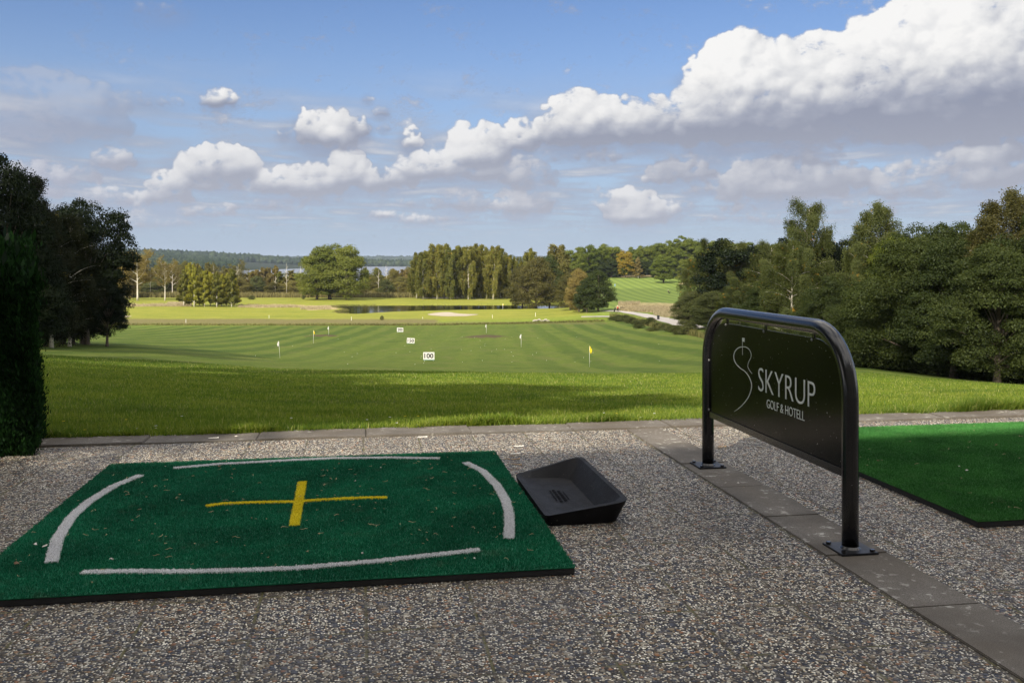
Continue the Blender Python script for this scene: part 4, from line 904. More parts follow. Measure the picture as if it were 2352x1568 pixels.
    for k, (x, top, dy, w, ml) in enumerate(gro):
        lab = 'weeping birch with olive gold leaves in the tall grove behind the pond'
        P(('birch', 'birch2', 'birch3')[k % 3], x, 388 + dy, top, w, lab, 'birch_tree', 'tree', g, mleaf=ml)
    # dark clump right of the grove
    P('alder', 1200, 322, 612, 12.5, 'dull brown green alder at the right end of the birch grove', 'alder_tree', rz=1)
    P('alder2', 1232, 312, 590, 13, 'broad dark alder mass behind the pond end', 'alder_tree')
    P('birch3', 1218, 380, 569, 10, 'taller tree with brownish top standing behind the dark alders', 'birch_tree', mleaf=M_BIRCH)
    P('alder', 1262, 330, 588, 12, 'dark green tree in the middle of the clump right of the grove', 'alder_tree', mleaf=M_ALDER, rz=2.2)
    P('birch', 1286, 360, 559, 13, 'tallest tree of the dark clump, brown at its top', 'birch_tree', mleaf=M_MARSH)
    P('alder2', 1330, 268, 618, 8.2, 'reddish brown round bush tree left of the darkest bush by the path', 'alder_tree', mleaf=M_BROWN)
    P('alder2', 1310, 285, 625, 9.5, 'olive bush tree at the foot of the dark clump', 'alder_tree', rz=4)
    P('alder', 1374, 261, 622, 10.5, 'large dark round bush tree beside the golfer in red', 'alder_tree', mleaf=M_ALDER, rz=.5)
    P('alder2', 1348, 262, 640, 7.5, 'dark low bush tree leaning on the large round one by the path', 'alder_tree', mleaf=M_ALDER)
    # wood beyond the far fairway
    g = 'oaks along the far side of the fairway'
    far = [(1320, 568, 560, 14), (1350, 558, 590, 16), (1378, 566, 600, 15), (1398, 560, 610, 19), (1418, 572, 620, 14), (1456, 566, 640, 14), (1478, 564, 620, 14), (1495, 560, 625, 16), (1512, 558, 640, 16), (1530, 552, 610, 17), (1550, 556, 640, 16), (1568, 540, 600, 19), (1590, 553, 610, 16), (1608, 550, 600, 16), (1625, 551, 590, 18), (1650, 553, 590, 18), (1676, 552, 560, 18), (1700, 556, 560, 18), (1735, 556, 560, 20), (1770, 556, 560, 20)]
    for k, (x, top, Y, w) in enumerate(far):
        P(('oak', 'oak2', 'oak3')[k % 3], x, Y + 20, top, w * 1.15, 'sunlit green oak in the row closing the far fairway', 'oak_tree', 'tree', g)
    for k in range(14):
        P(('oak', 'oak2', 'oak3')[k % 3], 1340 + k * 32, 610, 596 - RND.random() * 6, 12, 'low leafy tree under the tall oaks at the far fairway edge', 'understorey_tree', 'tree', 'low trees under the far oaks', mleaf=M_ALDER if k % 3 else M_OAK)
    P('oak2', 1436, 608, 572, 11.5, 'golden yellow autumn tree among the green oaks beyond the fairway', 'autumn_tree', mleaf=M_GOLD)
    P('young', 1466, 600, 592, 7, 'slim brown-orange tree right of the golden yellow one', 'autumn_tree', mleaf=M_BROWN)
    P('oak3', 1524, 545, 583, 15, 'single round oak standing on the far fairway on its own shadow', 'oak_tree')
    P('oak', 1580, 520, 590, 13, 'bright yellow green oak at the right edge of the far fairway', 'oak_tree', mleaf=M_ROUND)
    # right birch grove and wood, nearer
    R = [('birchN', 1604, 190, 590, 8, 'grey green birch, farthest left of the near right wood', None), ('birchN2', 1640, 165, 553, 8.5, 'weeping birch left of the sign top, level with the oaks behind', None), ('birchN', 1682, 150, 551, 8.5, 'full birch with pale upright stems just left above the sign', None),
         ('birchN2', 1722, 150, 568, 8, 'lower grey green birch directly above the sign frame', None), ('birchN', 1762, 135, 554, 7.5, 'olive birch between the sign top and the tallest birch', None),
         ('birchN', 1846, 118, 459, 8.2, 'tallest birch of the right wood with white limbs showing', M_BIRCHS), ('birchN2', 1818, 96, 560, 7.2, 'light grey green birch with orange leaf clusters in front of the tallest birch', None),
         ('oakN', 1915, 120, 540, 8.5, 'near-black oak in the gap between the two tall birches', None), ('birchN', 2008, 100, 468, 8.0, 'second tall birch, with a spiky top, right of the dark oak', None), ('birchN2', 1968, 84, 566, 5.8, 'drooping pale grey green birch in front of the spiky one', None),
         ('oakN', 2062, 82, 532, 6.5, 'small oak with yellow green leaves right of the spiky birch', M_OAK), ('oakN', 2135, 84, 496, 8.5, 'round-topped green oak behind the layered alder', M_ALDER), ('oakN', 2205, 82, 494, 8.0, 'round-topped green oak right of its twin, behind the brown tree', M_ALDER),
         ('alderN', 2096, 60, 545, 7.6, 'large alder with layered boughs sweeping down right of the sign', None), ('alderN2', 2190, 56, 560, 7.0, 'dark alder with boughs to the ground right of the layered one', None), ('birchN', 2308, 66, 440, 7.4, 'tall brownish tree with airy top at the right picture edge', M_ALDERB),
         ('alderN', 2290, 51, 566, 6.4, 'dark olive alder at the right edge under the tall brownish tree', None), ('alderN2', 2385, 56, 500, 7.0, 'dark alder cut by the right picture edge', None), ('alderN2', 1905, 74, 640, 5.2, 'low alder at the foot of the wood, half behind the sign', None),
         ('alderN', 1992, 66, 640, 5.0, 'low leafy alder showing just right of the sign frame', None), ('birchN2', 1700, 125, 640, 6.5, 'low bushy birch whose foliage hangs to the mown stripes left of the sign', None), ('alderN', 1590, 150, 668, 6.5, 'pale leafy bush at the left foot of the birches by the path', M_SHRUB), ('alderN2', 1640, 135, 672, 7.5, 'grey green bush in front of the birches left of the sign', M_SHRUB),
         ('alderN2', 1760, 105, 650, 6.5, 'dense low alder hidden mostly by the sign panel', None), ('alderN2', 2440, 75, 470, 9, 'tree beyond the right picture edge', None)]
    for (k, x, Y, top, w, lab, ml) in R:
        if k == 'oakN' and ml is None: ml = M_OAK_SHADE
        nm = {'b': 'birch_tree', 'o': 'oak_tree', 'a': 'alder_tree'}[k[0]]
        P(k, x, Y, top, w, lab, nm, mleaf=ml)
    g = 'dark underbrush along the foot of the right wood'
    for k in range(16):
        x = 1965 + k * 27; Y = 64 - k * .75
        P('bush' if k % 2 else 'bush2', x, Y, 1.5 + .7 * RND.random(), 3.6, 'dark low bush in the shade at the foot of the right wood', 'underbrush', 'bush', g, mleaf=M_ALDER, ytop=False)
    # filling wood behind
    for k in range(16):
        P(('oak', 'oak2', 'oak3')[k % 3], 1690 + k * 62, 150 + 22 * (k % 3), 548 - 2.2 * k + 12 * (k % 2), 13, 'dark tree deep inside the right wood seen through gaps', 'oak_tree', 'tree', 'trees deep inside the right wood', mleaf=M_OAK_SHADE)
    # bank shrubs beside the path
    g = 'shrubs on the bank along the path'; rnd = random.Random(5)
    for k, (x, y, hh, w) in enumerate(((1408, 736, 1.6, 3.0), (1422, 738, 2.4, 4.0), (1436, 740, 2.7, 4.0), (1450, 742, 2.2, 4.0), (1462, 748, 1.8, 3.0), (1478, 746, 1.9, 3.6), (1494, 747, 2.6, 3.4), (1512, 752, 1.5, 3.2), (1528, 757, 1.6, 3.4), (1545, 762, 1.7, 3.4), (1468, 754, 1.2, 3), (1500, 760, 1.1, 3), (1560, 768, 2.2, 3.4), (1580, 768, 2.6, 3.6))):
        gx, gy = img_ground(x, y); P('bush' if k % 2 else 'bush2', x, gy, hh * .62, w * .9, 'low olive shrub on the rough bank between range and path', 'shrub', 'bush', g, ytop=False)
    for (x, y, hh, w, lab) in ((578, 688, 1.6, 3.4, 'small dark round bush alone on the grass left of the dome of trees'), (697, 687, 1.8, 1.6, 'tiny dark bush just left of the dome of trees'), (877, 735, 1.2, 1.2, 'small sapling on the grass before the pond')):
        gx, gy = img_ground(x, y); P('bush', x, gy, hh, w, lab, 'bush', 'bush', ytop=False)
    # white dead stems standing in the marsh
    g = 'dead pale stems standing in the marsh'
    for k, (x, y0, y1) in enumerate((a_, b_ + 12, c_) for a_, b_, c_ in ((658, 609, 655), (657, 592, 640), (691, 595, 640), (684, 617, 655), (603, 622, 668), (632, 623, 660), (887, 596, 660), (869, 608, 640), (892, 630, 668), (566, 625, 655), (545, 600, 650), (911, 620, 665), (420, 610, 660), (345, 612, 650), (365, 618, 655))):
        Y = 412 + (k * 37) % 60; b = at(x, Y); h = CH + (HY - y0) / F * Y - b.z
        V, Fs = tube_np(np.array([(0, 0, 0), (.1, 0, h * .5), (-.15 + .3 * (k % 2), 0, h)]), [.09, .07, .03], 6)
        parts = [(V, Fs)]
        for j in range(4):
            z0 = h * (.45 + .12 * j); s = 1 if j % 2 else -1; parts.append(tube_np(np.array([(0, 0, z0), (s * .5, .2, z0 + .6), (s * .8, .3, z0 + 1.5)]), [.07, .05, .02], 4))
        V, Fs = merge(parts); o = py_mesh('dead_stem', V, Fs, M_BBARK, smooth=True); o.location = b; tag(o, 'pale dead trunk with broken twigs standing in the marsh belt', 'dead tree', g)
forest_trees()

def far_woods():
    """wooded far shore and hills: one mass nobody could count"""
    rng = np.random.default_rng(4); bm = bmesh.new(); bmesh.ops.create_icosphere(bm, subdivisions=1, radius=1); base = np.array([v.co[:] for v in bm.verts]); fc = np.array([[v.index for v in f.verts] for f in bm.faces]); bm.free()
    n = 34000; Y = 3130 + 1400 * rng.random(n) ** 2.0; far_ = rng.random(n) < .3; Y = np.where(far_, 6500 + 900 * rng.random(n), Y); X = (rng.random(n) * 1.1 - .62) * Y
    hl = rng.random(n) < .45; Y = np.where(hl, 1150 + 2000 * rng.random(n), Y); X = np.where(hl, -Y * (.25 + .37 * rng.random(n)), X)
    k = ((X < -560) & (X < -.30 * Y)) | (Y > 3110); X = X[k]; Y = Y[k]; n = len(X)
    Z = zfun(X, Y, False); r = (4.5 + 4.5 * rng.random(n)) * np.where(Y > 5000, 2.4, 1) * np.where(Y > 3110, 1.5, 1); h = (6 + 6 * rng.random(n)) * np.where(Y > 3110, 1.25, .9)
    V = base[None] * np.stack([r, r, h], 1)[:, None]; V = V * (1 + .22 * rng.normal(size=(n, len(base), 1))) + np.stack([X, Y, Z + h * .6], 1)[:, None]
    Fc = fc[None] + (np.arange(n) * len(base))[:, None, None]; tn = np.repeat(rng.random(n), len(base))
    o = np_mesh('far_woods', V.reshape(-1, 3), Fc.reshape(-1, 3), M_FARW, smooth=False, attrs={'tint': ('POINT', tn)}); tag(o, 'blue green woods covering the far lake shore and hills', 'woods', kind='stuff')
M_FARW = leaf_mat('far_woods', (.010, .018, .012), (.022, .036, .018), (.045, .062, .028), .05, clump=.004)
far_woods()

# ------------------------------------------------------------------ hedge
def hedge():
    rng = np.random.default_rng(8); root = empty('hedge', (0, 0, 0)); tag(root, 'dark green clipped conifer hedge rising at the left picture edge', 'hedge')
    # runs off to the left, its tapering end face by the kerb
    y0 = 5.40; y1 = 7.0; H = 1.10; x0 = -5.2
    xe = lambda Y: -.528 * Y
    n = 230000; s = rng.random(n)
    X = np.empty(n); Y = np.empty(n); Z = rng.random(n) * H; N = np.zeros((n, 3))
    f = s < .55; X[f] = x0 + (xe(y0) - x0) * rng.random(f.sum()) ** .6; Y[f] = y0; N[f] = (.05, -1, .4)
    e = (s >= .55) & (s < .8); Y[e] = y0 + (y1 - y0) * rng.random(e.sum()); X[e] = xe(Y[e]); N[e] = (.9, -.4, .4)
    g = s >= .8; Y[g] = y0 + (y1 - y0) * rng.random(g.sum()); X[g] = x0 + (xe(Y[g]) - x0) * rng.random(g.sum()); Z[g] = H * (1 + .05 * rng.random(g.sum())); N[g] = (0, 0, 1)
    bul = (fbm(X * 3 + Y * 2, Z * 2.2 + Y) - .47) * .30; X = X + N[:, 0] * bul; Y = Y + N[:, 1] * bul; Z = Z + N[:, 2] * bul * .5
    Z = Z * (1 + .06 * np.sin(X * 5.1) + .05 * np.sin(X * 11.3 + 1))
    tpr = np.clip(Z / H, 0, 1) ** 3 * .10; X = X - tpr * (N[:, 0] > .5); Y = Y + tpr * (N[:, 1] < -.5)
    C = np.stack([X, Y, Z], 1) + rng.normal(size=(n, 3)) * .026
    # sprays: long thin upward leaves
    n_ = N / np.linalg.norm(N, axis=1)[:, None]; d = rng.normal(size=(n, 3)) * .35 + np.array([0, 0, 1.0]) + n_ * .5; d /= np.linalg.norm(d, axis=1)[:, None]
    L = .014 + .026 * rng.random(n); shoots = rng.random(n) < .08; L = np.where(shoots & (Z > H * .9), L * 2.6, L); side = np.cross(d, n_ + rng.normal(size=(n, 3)) * .4); side /= np.linalg.norm(side, axis=1)[:, None] + 1e-9; w = L * .16
    V = np.stack([C, C + d * L[:, None] * .5 + side * w[:, None], C + d * L[:, None], C + d * L[:, None] * .5 - side * w[:, None]], 1).reshape(-1, 3); i = np.arange(n) * 4
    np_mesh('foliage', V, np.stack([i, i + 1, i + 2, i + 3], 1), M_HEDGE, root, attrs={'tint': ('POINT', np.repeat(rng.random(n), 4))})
    bm = bmesh.new(); bm_box(bm, (x0, y0 + .12, -.03), (-3.08, y1 - .2, H - .14), .0)
    for v in bm.verts:
        if v.co.x > -4: v.co.x = -.528 * v.co.y - .16
    bm_obj('inner_twigs', bm, M_HEDGE, root)
    parts = [tube_np(np.array([(x, y0 + .3, -.04), (x + .02, y0 + .28, .5), (x, y0 + .3, H - .2)]), [.03, .025, .01], 6) for x in (-4.2, -3.7, -3.35)]
    V, Fs = merge(parts); py_mesh('stems', V, Fs, M_BARK, root)
hedge()

# ------------------------------------------------------------------ clubhouse behind the viewer (casts the patio's shade) and garden trees beside it
def clubhouse():
    root = empty('clubhouse', (0, 0, 0), TH); tag(root, 'plastered clubhouse with tiled roof behind the patio', 'building')
    x0, x1, y0, y1, H = -18.0, 15.0, -13.0, -3.2, 7.2
    bm = bmesh.new(); bm_box(bm, (x0, y0, -.2), (x1, y1, H)); bm_obj('wall', bm, M_PLASTER, root)
    bm = bmesh.new(); ov = .5; rz = 11.6; ym = (y0 + y1) / 2 + 1.3
    a = [bm.verts.new(v) for v in ((x0 - ov, y0 - ov, H + .01), (x1 + ov, y0 - ov, H + .01), (x1 + ov, y1 + ov, H + .01), (x0 - ov, y1 + ov, H + .01), (x0 - ov, ym, rz), (x1 + ov, ym, rz))]
    for q in ((0, 1, 5, 4), (2, 3, 4, 5), (1, 2, 5), (3, 0, 4), (3, 2, 1, 0)): bm.faces.new([a[i] for i in q])
    bm_obj('roof', bm, M_ROOF, root)
    for k in range(7):
        xc = -12 + k * 4.1
        bm = bmesh.new(); bm_box(bm, (xc - .65, y1 - .02, .9), (xc + .65, y1 + .03, 2.3)); w = bm_obj('window', bm, M_WHITE, root)
        bm = bmesh.new(); bm_box(bm, (xc - .58, y1 + .01, .97), (xc + .58, y1 + .034, 2.23)); bm_obj('pane', bm, M_GLASS, w)
clubhouse()
def side_trees():
    for k, (x, y, h, w, lab) in enumerate(((-19.5, -13.0, 25, 12, 'tallest garden tree at the clubhouse corner, outside the view'), (-21.0, -3.0, 17, 10, 'garden tree left of the clubhouse, outside the view'), (-23.0, 14.0, 15, 10, 'garden tree left of the lawn crest, outside the view'), (-30.0, 27.0, 16, 11, 'garden tree left of the middle lawn, outside the view'), (-42.0, 46.0, 22, 13, 'large tree left of the dark left group, outside the view'), (-52.0, 62.0, 24, 14, 'farthest large tree beyond the left group, outside the view'), (-7.6, -1.2, 15, 5.6, 'slender garden tree at the clubhouse front, outside the view'), (-10.8, 1.0, 18, 7, 'garden tree at the end of the patio, outside the view'), (-14.0, 3.5, 16, 7.5, 'garden tree beyond the end of the patio, outside the view'), (-17.0, 9.0, 17, 8, 'garden tree behind the hedge line, outside the view'), (-17.6, 20.0, 20, 7.6, 'garden tree beside the lawn crest, outside the view'))):
        me1, me2, H, Wd = PROTO['shade' if w < 9 else 'oakN']; o = empty('garden_tree', (x, y, -.3), k * 1.3); tag(o, lab, 'tree')
        for nm, me in (('crown', me1), ('trunk', me2)):
            c = bpy.data.objects.new(nm, me); c.parent = o; c.scale = (w / Wd, w / Wd, h / H); COL.objects.link(c)
side_trees()
def shade_cloud():
    """an added, unseen cumulus behind the viewer, outlined to shade the range and right-hand wood"""
    A = 620.0; off = Vector((SUN_DIR.x, SUN_DIR.y, 0)) * (A / math.tan(SUN_EL))
    poly = smooth_poly([(-78, 34), (-40, 20), (-16, 30), (0, 58), (22, 52), (34, 36), (60, 20), (130, 10), (190, 120), (220, 330), (230, 485), (70, 485), (42, 445), (36, 330), (34, 262), (24, 236), (5, 222), (-30, 206), (-70, 200), (-95, 150)], 3)  # added shadow caster: outline is the wanted shade on the ground
    bm = bmesh.new(); vs = [bm.verts.new((p[0] + off.x, p[1] + off.y, 0)) for p in poly]; f = bm.faces.new(vs)
    P = np.array(poly); 
    for ax in (0, 1):
        lo, hi = P[:, ax].min(), P[:, ax].max(); c = lo + 18
        while c < hi:
            o_ = off.x if ax == 0 else off.y
            bmesh.ops.bisect_plane(bm, geom=bm.verts[:] + bm.edges[:] + bm.faces[:], plane_co=((c + o_) if ax == 0 else 0, (c + o_) if ax == 1 else 0, 0), plane_no=(1, 0, 0) if ax == 0 else (0, 1, 0)); c += 18
    base = [f for f in bm.faces]; r = bmesh.ops.extrude_face_region(bm, geom=base); top = [v for v in r['geom'] if isinstance(v, bmesh.types.BMVert)]
    bd = {v for v in top if any(len(e.link_faces) and any(abs(ff.normal.z) < .1 for ff in e.link_faces) for e in v.link_edges)}
    tv = set(top)
    for v in bm.verts:
        x, y = v.co.x - off.x, v.co.y - off.y
        sd = float(-poly_sd(np.array([x]), np.array([y]), poly)[0]); h = min(1, max(0, sd) / 30)
        v.co.z = (A - 16) + (A * 0 + 8 + 38 * h * (.6 + .8 * float(fbm(np.array([x * .03]), np.array([y * .03]))[0])) if v in tv else -4 * h)
    m, t, out = mat_new('shade_cloud_vapour'); d = t.new('ShaderNodeBsdfDiffuse'); d.inputs[0].default_value = (.9, .9, .92, 1); tr = t.new('ShaderNodeBsdfTransparent'); mx = t.new('ShaderNodeMixShader'); mx.inputs[0].default_value = .25
    t.l.new(tr.outputs[0], mx.inputs[1]); t.l.new(d.outputs[0], mx.inputs[2]); t.l.new(mx.outputs[0], out.inputs[0])
    o = bm_obj('added_shade_cloud', bm, m, smooth=True); tag(o, kind='structure')
shade_cloud()

# ------------------------------------------------------------------ hitting mats
def fibres(polyfn, n, box, z, h, w, rng):
    a = box[0] + (box[2] - box[0]) * rng.random(n); b = box[1] + (box[3] - box[1]) * rng.random(n)
    k = polyfn(a, b); a = a[k]; b = b[k]; n = len(a)
    th = rng.random(n) * 6.283; d = rng.normal(size=(n, 2)) * h * .35; hh = h * (.7 + .6 * rng.random(n))
    B = np.stack([a, b, np.full(n, z)], 1); o = np.stack([np.cos(th) * w / 2, np.sin(th) * w / 2, np.zeros(n)], 1)
    T = B + np.stack([d[:, 0], d[:, 1], hh], 1)
    V = np.stack([B - o, B + o, T + o * .6, T - o * .6], 1).reshape(-1, 3); i = np.arange(n) * 4
    return V, np.stack([i, i + 1, i + 2, i + 3], 1), np.repeat(rng.random(n), 4)
def z2(x, y): return ((x * .3146) / 1.0884, (1080 + y * .3146) / 1.0884)
def z3(x, y): return ((700 + x * .3401) / 1.0884, (1080 + y * .3401) / 1.0884)
MZ = .034
def strokes():
    top = [z2(1378, 285), z2(1740, 253), z2(2352, 220), z3(400, 191), z3(800, 187), z3(1175, 192)]
    right = [z3(1362, 222), z3(1490, 285), z3(1590, 385), z3(1655, 490), z3(1684, 590), z3(1688, 690), z3(1682, 778)]
    left = [z2(1112, 342), z2(900, 430), z2(700, 555), z2(560, 680), z2(455, 850), z2(408, 1030)]
    bot = [z2(650, 1110), z2(1000, 1103), z2(1500, 1105), z2(1900, 1095), z2(2352, 1078), z3(300, 982), z3(700, 947), z3(1100, 904), z3(1465, 862)]
    ver = [z3(165, 362), z3(105, 685)]
    hor = [z2(1640, 585), z2(1780, 566), z2(2100, 554), z2(2330, 552), z3(250, 500), z3(450, 488), z3(620, 481), z3(785, 479)]
    return [np.array([spot(x, y, MZ) for x, y in s]) for s in (top, right, left, bot, ver, hor)]
def in_stroke(a, b, P, hw):
    d = np.full(a.shape, 9.0)
    for i in range(len(P) - 1):
        q = P[i]; ab = P[i + 1] - q; tt = ((a - q[0]) * ab[0] + (b - q[1]) * ab[1]) / (ab @ ab)
        lo = 0 if i == 0 else -9; hi = 1 if i == len(P) - 2 else 9
        tc = np.clip(tt, 0, 1); dd = np.hypot(a - q[0] - tc * ab[0], b - q[1] - tc * ab[1])
        if i == 0: dd = np.where(tt < 0, 9, dd)
        if i == len(P) - 2: dd = np.where(tt > 1, 9, dd)
        d = np.minimum(d, dd)
    return d < hw * (1 + .12 * (vnoise(a * 60, b * 60) - .5))
def mats():
    rng = np.random.default_rng(2)
    # left mat with markings
    root = empty('golf_mat', (0, 0, 0), TH); tag(root, 'dark green hitting mat with white arcs and a yellow cross, left on the paving', 'golf mat')
    a0, a1, b0, b1 = -1.362, .779, 3.272, 5.346
    bm = bmesh.new(); bm_box(bm, (a0 + .003, b0 + .003, .001), (a1 - .003, b1 - .003, .0245), .003); bm_obj('rubber_base', bm, M_RUB, root)
    bm = bmesh.new(); bm_box(bm, (a0 + .002, b0 + .002, .0247), (a1 - .002, b1 - .002, .0285), .001); backing = bm_obj('turf_backing', bm, M_MATG, root)
    S = strokes(); hw = [.0195, .021, .022, .0185, .0205, .017]
    def anymark(a, b):
        m = np.zeros(a.shape, bool)
        for s, w in zip(S, hw): m |= in_stroke(a, b, s, w)
        return m
    V, Q, tn = fibres(lambda a, b: ~anymark(a, b), 330000, (a0, b0, a1, b1), .0275, .0085, .0026, rng)
    np_mesh('turf', V, Q, M_MATG, root, attrs={'tint': ('POINT', tn)})
    for k, (s, w) in enumerate(zip(S, hw)):
        box = (s[:, 0].min() - .03, s[:, 1].min() - .03, s[:, 0].max() + .03, s[:, 1].max() + .03); ar = (box[2] - box[0]) * (box[3] - box[1])
        fn = (lambda a, b, s=s, w=w: in_stroke(a, b, s, w))
        if k == 5: fn = lambda a, b, s=s, w=w: in_stroke(a, b, s, w) & ~in_stroke(a, b, S[4], hw[4])
        V, Q, tn = fibres(fn, int(ar * 330000), box, .0275, .0088, .0028, rng)
        o = np_mesh('white_arc' if k < 4 else 'yellow_stripe', V, Q, M_MATW if k < 4 else M_MATY, root, attrs={'tint': ('POINT', tn)})
    root2 = empty('golf_mat', (0, 0, 0), TH); tag(root2, 'plain bright green hitting mat without markings at the right edge', 'golf mat')
    a0, a1, b0, b1 = 2.625, 4.75, 3.56, 5.69
    bm = bmesh.new(); bm_box(bm, (a0 + .004, b0 + .004, .001), (a1, b1, .026), .003); bm_obj('rubber_base', bm, M_RUB, root2)
    bm = bmesh.new(); bm_box(bm, (a0 + .003, b0 + .003, .0262), (a1, b1, .0295), .001); bm_obj('turf_backing', bm, M_MATR, root2)
    V, Q, tn = fibres(lambda a, b: a > -9, 420000, (a0, b0, a1, b1), .0285, .010, .0024, rng); np_mesh('turf', V, Q, M_MATR, root2, attrs={'tint': ('POINT', tn)})
mats()

# ------------------------------------------------------------------ ball tray
def tray():
    root = empty('ball_tray', pt(.79, 3.88), TH); tag(root, 'black moulded rubber ball tray with raised back and sides, beside the marked mat', 'ball tray')
    # local: x away from mat 0..0.375, y along 0..0.8 ; (outline rows: outer foot, outer rim, inner rim, floor)
    def ring(f): return [Vector(p) for p in f]
    n = 10
    # corners: 0 front near mat, 1 front far from mat, 2 back far from mat, 3 back near mat
    foot = [(.012, .012, 0), (.335, .018, 0), (.345, .885, 0), (.012, .79, 0)]
    rimo = [(.0, .005, .046), (.375, -.022, .104), (.385, .925, .104), (.0, .80, .046)]
    rimi = [(.014, .028, .045), (.352, .006, .104), (.360, .902, .104), (.015, .775, .045)]
    flo = [(.030, .060, .038), (.285, .100, .014), (.285, .815, .014), (.034, .742, .038)]
    bm = bmesh.new(); rings = []
    def seg(R, rr=(.03, .07, .07, .03)):
        pts = []
        for i in range(4):
            p = Vector(R[i]); a = (Vector(R[i - 1]) - p); b = (Vector(R[(i + 1) % 4]) - p); r = rr[i]
            s_ = p + a.normalized() * r; e_ = p + b.normalized() * r
            for j in range(7):
                u = j / 6; pts.append(s_ * (1 - u) ** 2 + p * 2 * u * (1 - u) + e_ * u * u)
            nx = Vector(R[(i + 1) % 4]); e2 = nx - b.normalized() * rr[(i + 1) % 4]
            for j in range(1, 6): pts.append(e_.lerp(e2, j / 6))
        return pts
    for R in (foot, rimo, rimi, flo): rings.append([bm.verts.new(p) for p in seg(R)])
    m = len(rings[0])
    for r in range(3):
        for i in range(m): bm.faces.new((rings[r][i], rings[r][(i + 1) % m], rings[r + 1][(i + 1) % m], rings[r + 1][i]))
    bm.faces.new(rings[3]); bm.faces.new(rings[0][::-1])
    o = bm_obj('tray_body', bm, M_TRAY, root)
    bv = o.modifiers.new('round', 'BEVEL'); bv.width = .010; bv.segments = 3; bv.limit_method = 'ANGLE'; bv.angle_limit = math.radians(32); bv.use_clamp_overlap = True
    for p_ in o.data.polygons: p_.use_smooth = True
    o.data.set_sharp_from_angle(angle=math.radians(60))
    # pressed lettering-like mark on the floor, too worn to read: a bar and slanted strokes
    bm = bmesh.new()
    def zf(x): return .038 + (x - .03) / .255 * (-.024)
    for (x0, y0, x1, y1, w) in ((.115, .30, .120, .50, .006), (.135, .28, .140, .52, .014), (.160, .30, .163, .50, .016), (.182, .34, .184, .49, .005), (.10, .36, .20, .34, .004), (.10, .44, .20, .42, .004)):
        nseg = 6
        for j in range(nseg):
            xa = x0 + (x1 - x0) * j / nseg; ya = y0 + (y1 - y0) * j / nseg; xb = x0 + (x1 - x0) * (j + .8) / nseg; yb = y0 + (y1 - y0) * (j + .8) / nseg
            d = Vector((xb - xa, yb - ya, 0)); nn = Vector((-d.y, d.x, 0)).normalized() * w / 2
            vs = [bm.verts.new(Vector((xa, ya, zf(xa) + .0035)) - nn), bm.verts.new(Vector((xb, yb, zf(xb) + .0035)) - nn), bm.verts.new(Vector((xb, yb, zf(xb) + .0035)) + nn), bm.verts.new(Vector((xa, ya, zf(xa) + .0035)) + nn)]
            bm.faces.new(vs)
    bm_obj('pressed_mark', bm, M_RUBL, root)
tray()

# ------------------------------------------------------------------ the sign
def text_mesh(s, font_h, mat, name, parent, ext=.0008, width=None, thin=0.0):
    cu = bpy.data.curves.new(name, 'FONT'); cu.body = s; cu.size = 1.0; cu.extrude = ext; cu.align_x = 'LEFT'; cu.resolution_u = 4; cu.offset = thin
    o = bpy.data.objects.new(name, cu); COL.objects.link(o); dg = bpy.context.evaluated_depsgraph_get(); me = bpy.data.meshes.new_from_object(o.evaluated_get(dg))
    bpy.data.objects.remove(o)
    co = np.empty(len(me.vertices) * 3); me.vertices.foreach_get('co', co); co = co.reshape(-1, 3); x0, x1 = co[:, 0].min(), co[:, 0].max(); y0, y1 = co[:, 1].min(), co[:, 1].max()
    sy = font_h / (y1 - y0); sx = sy if width is None else width / (x1 - x0)
    co[:, 0] = (co[:, 0] - x0) * sx; co[:, 1] = (co[:, 1] - y0) * sy; me.vertices.foreach_set('co', co.ravel()); me.materials.clear(); me.materials.append(mat); me.update()
    r = bpy.data.objects.new(name, me); link(r, parent); return r
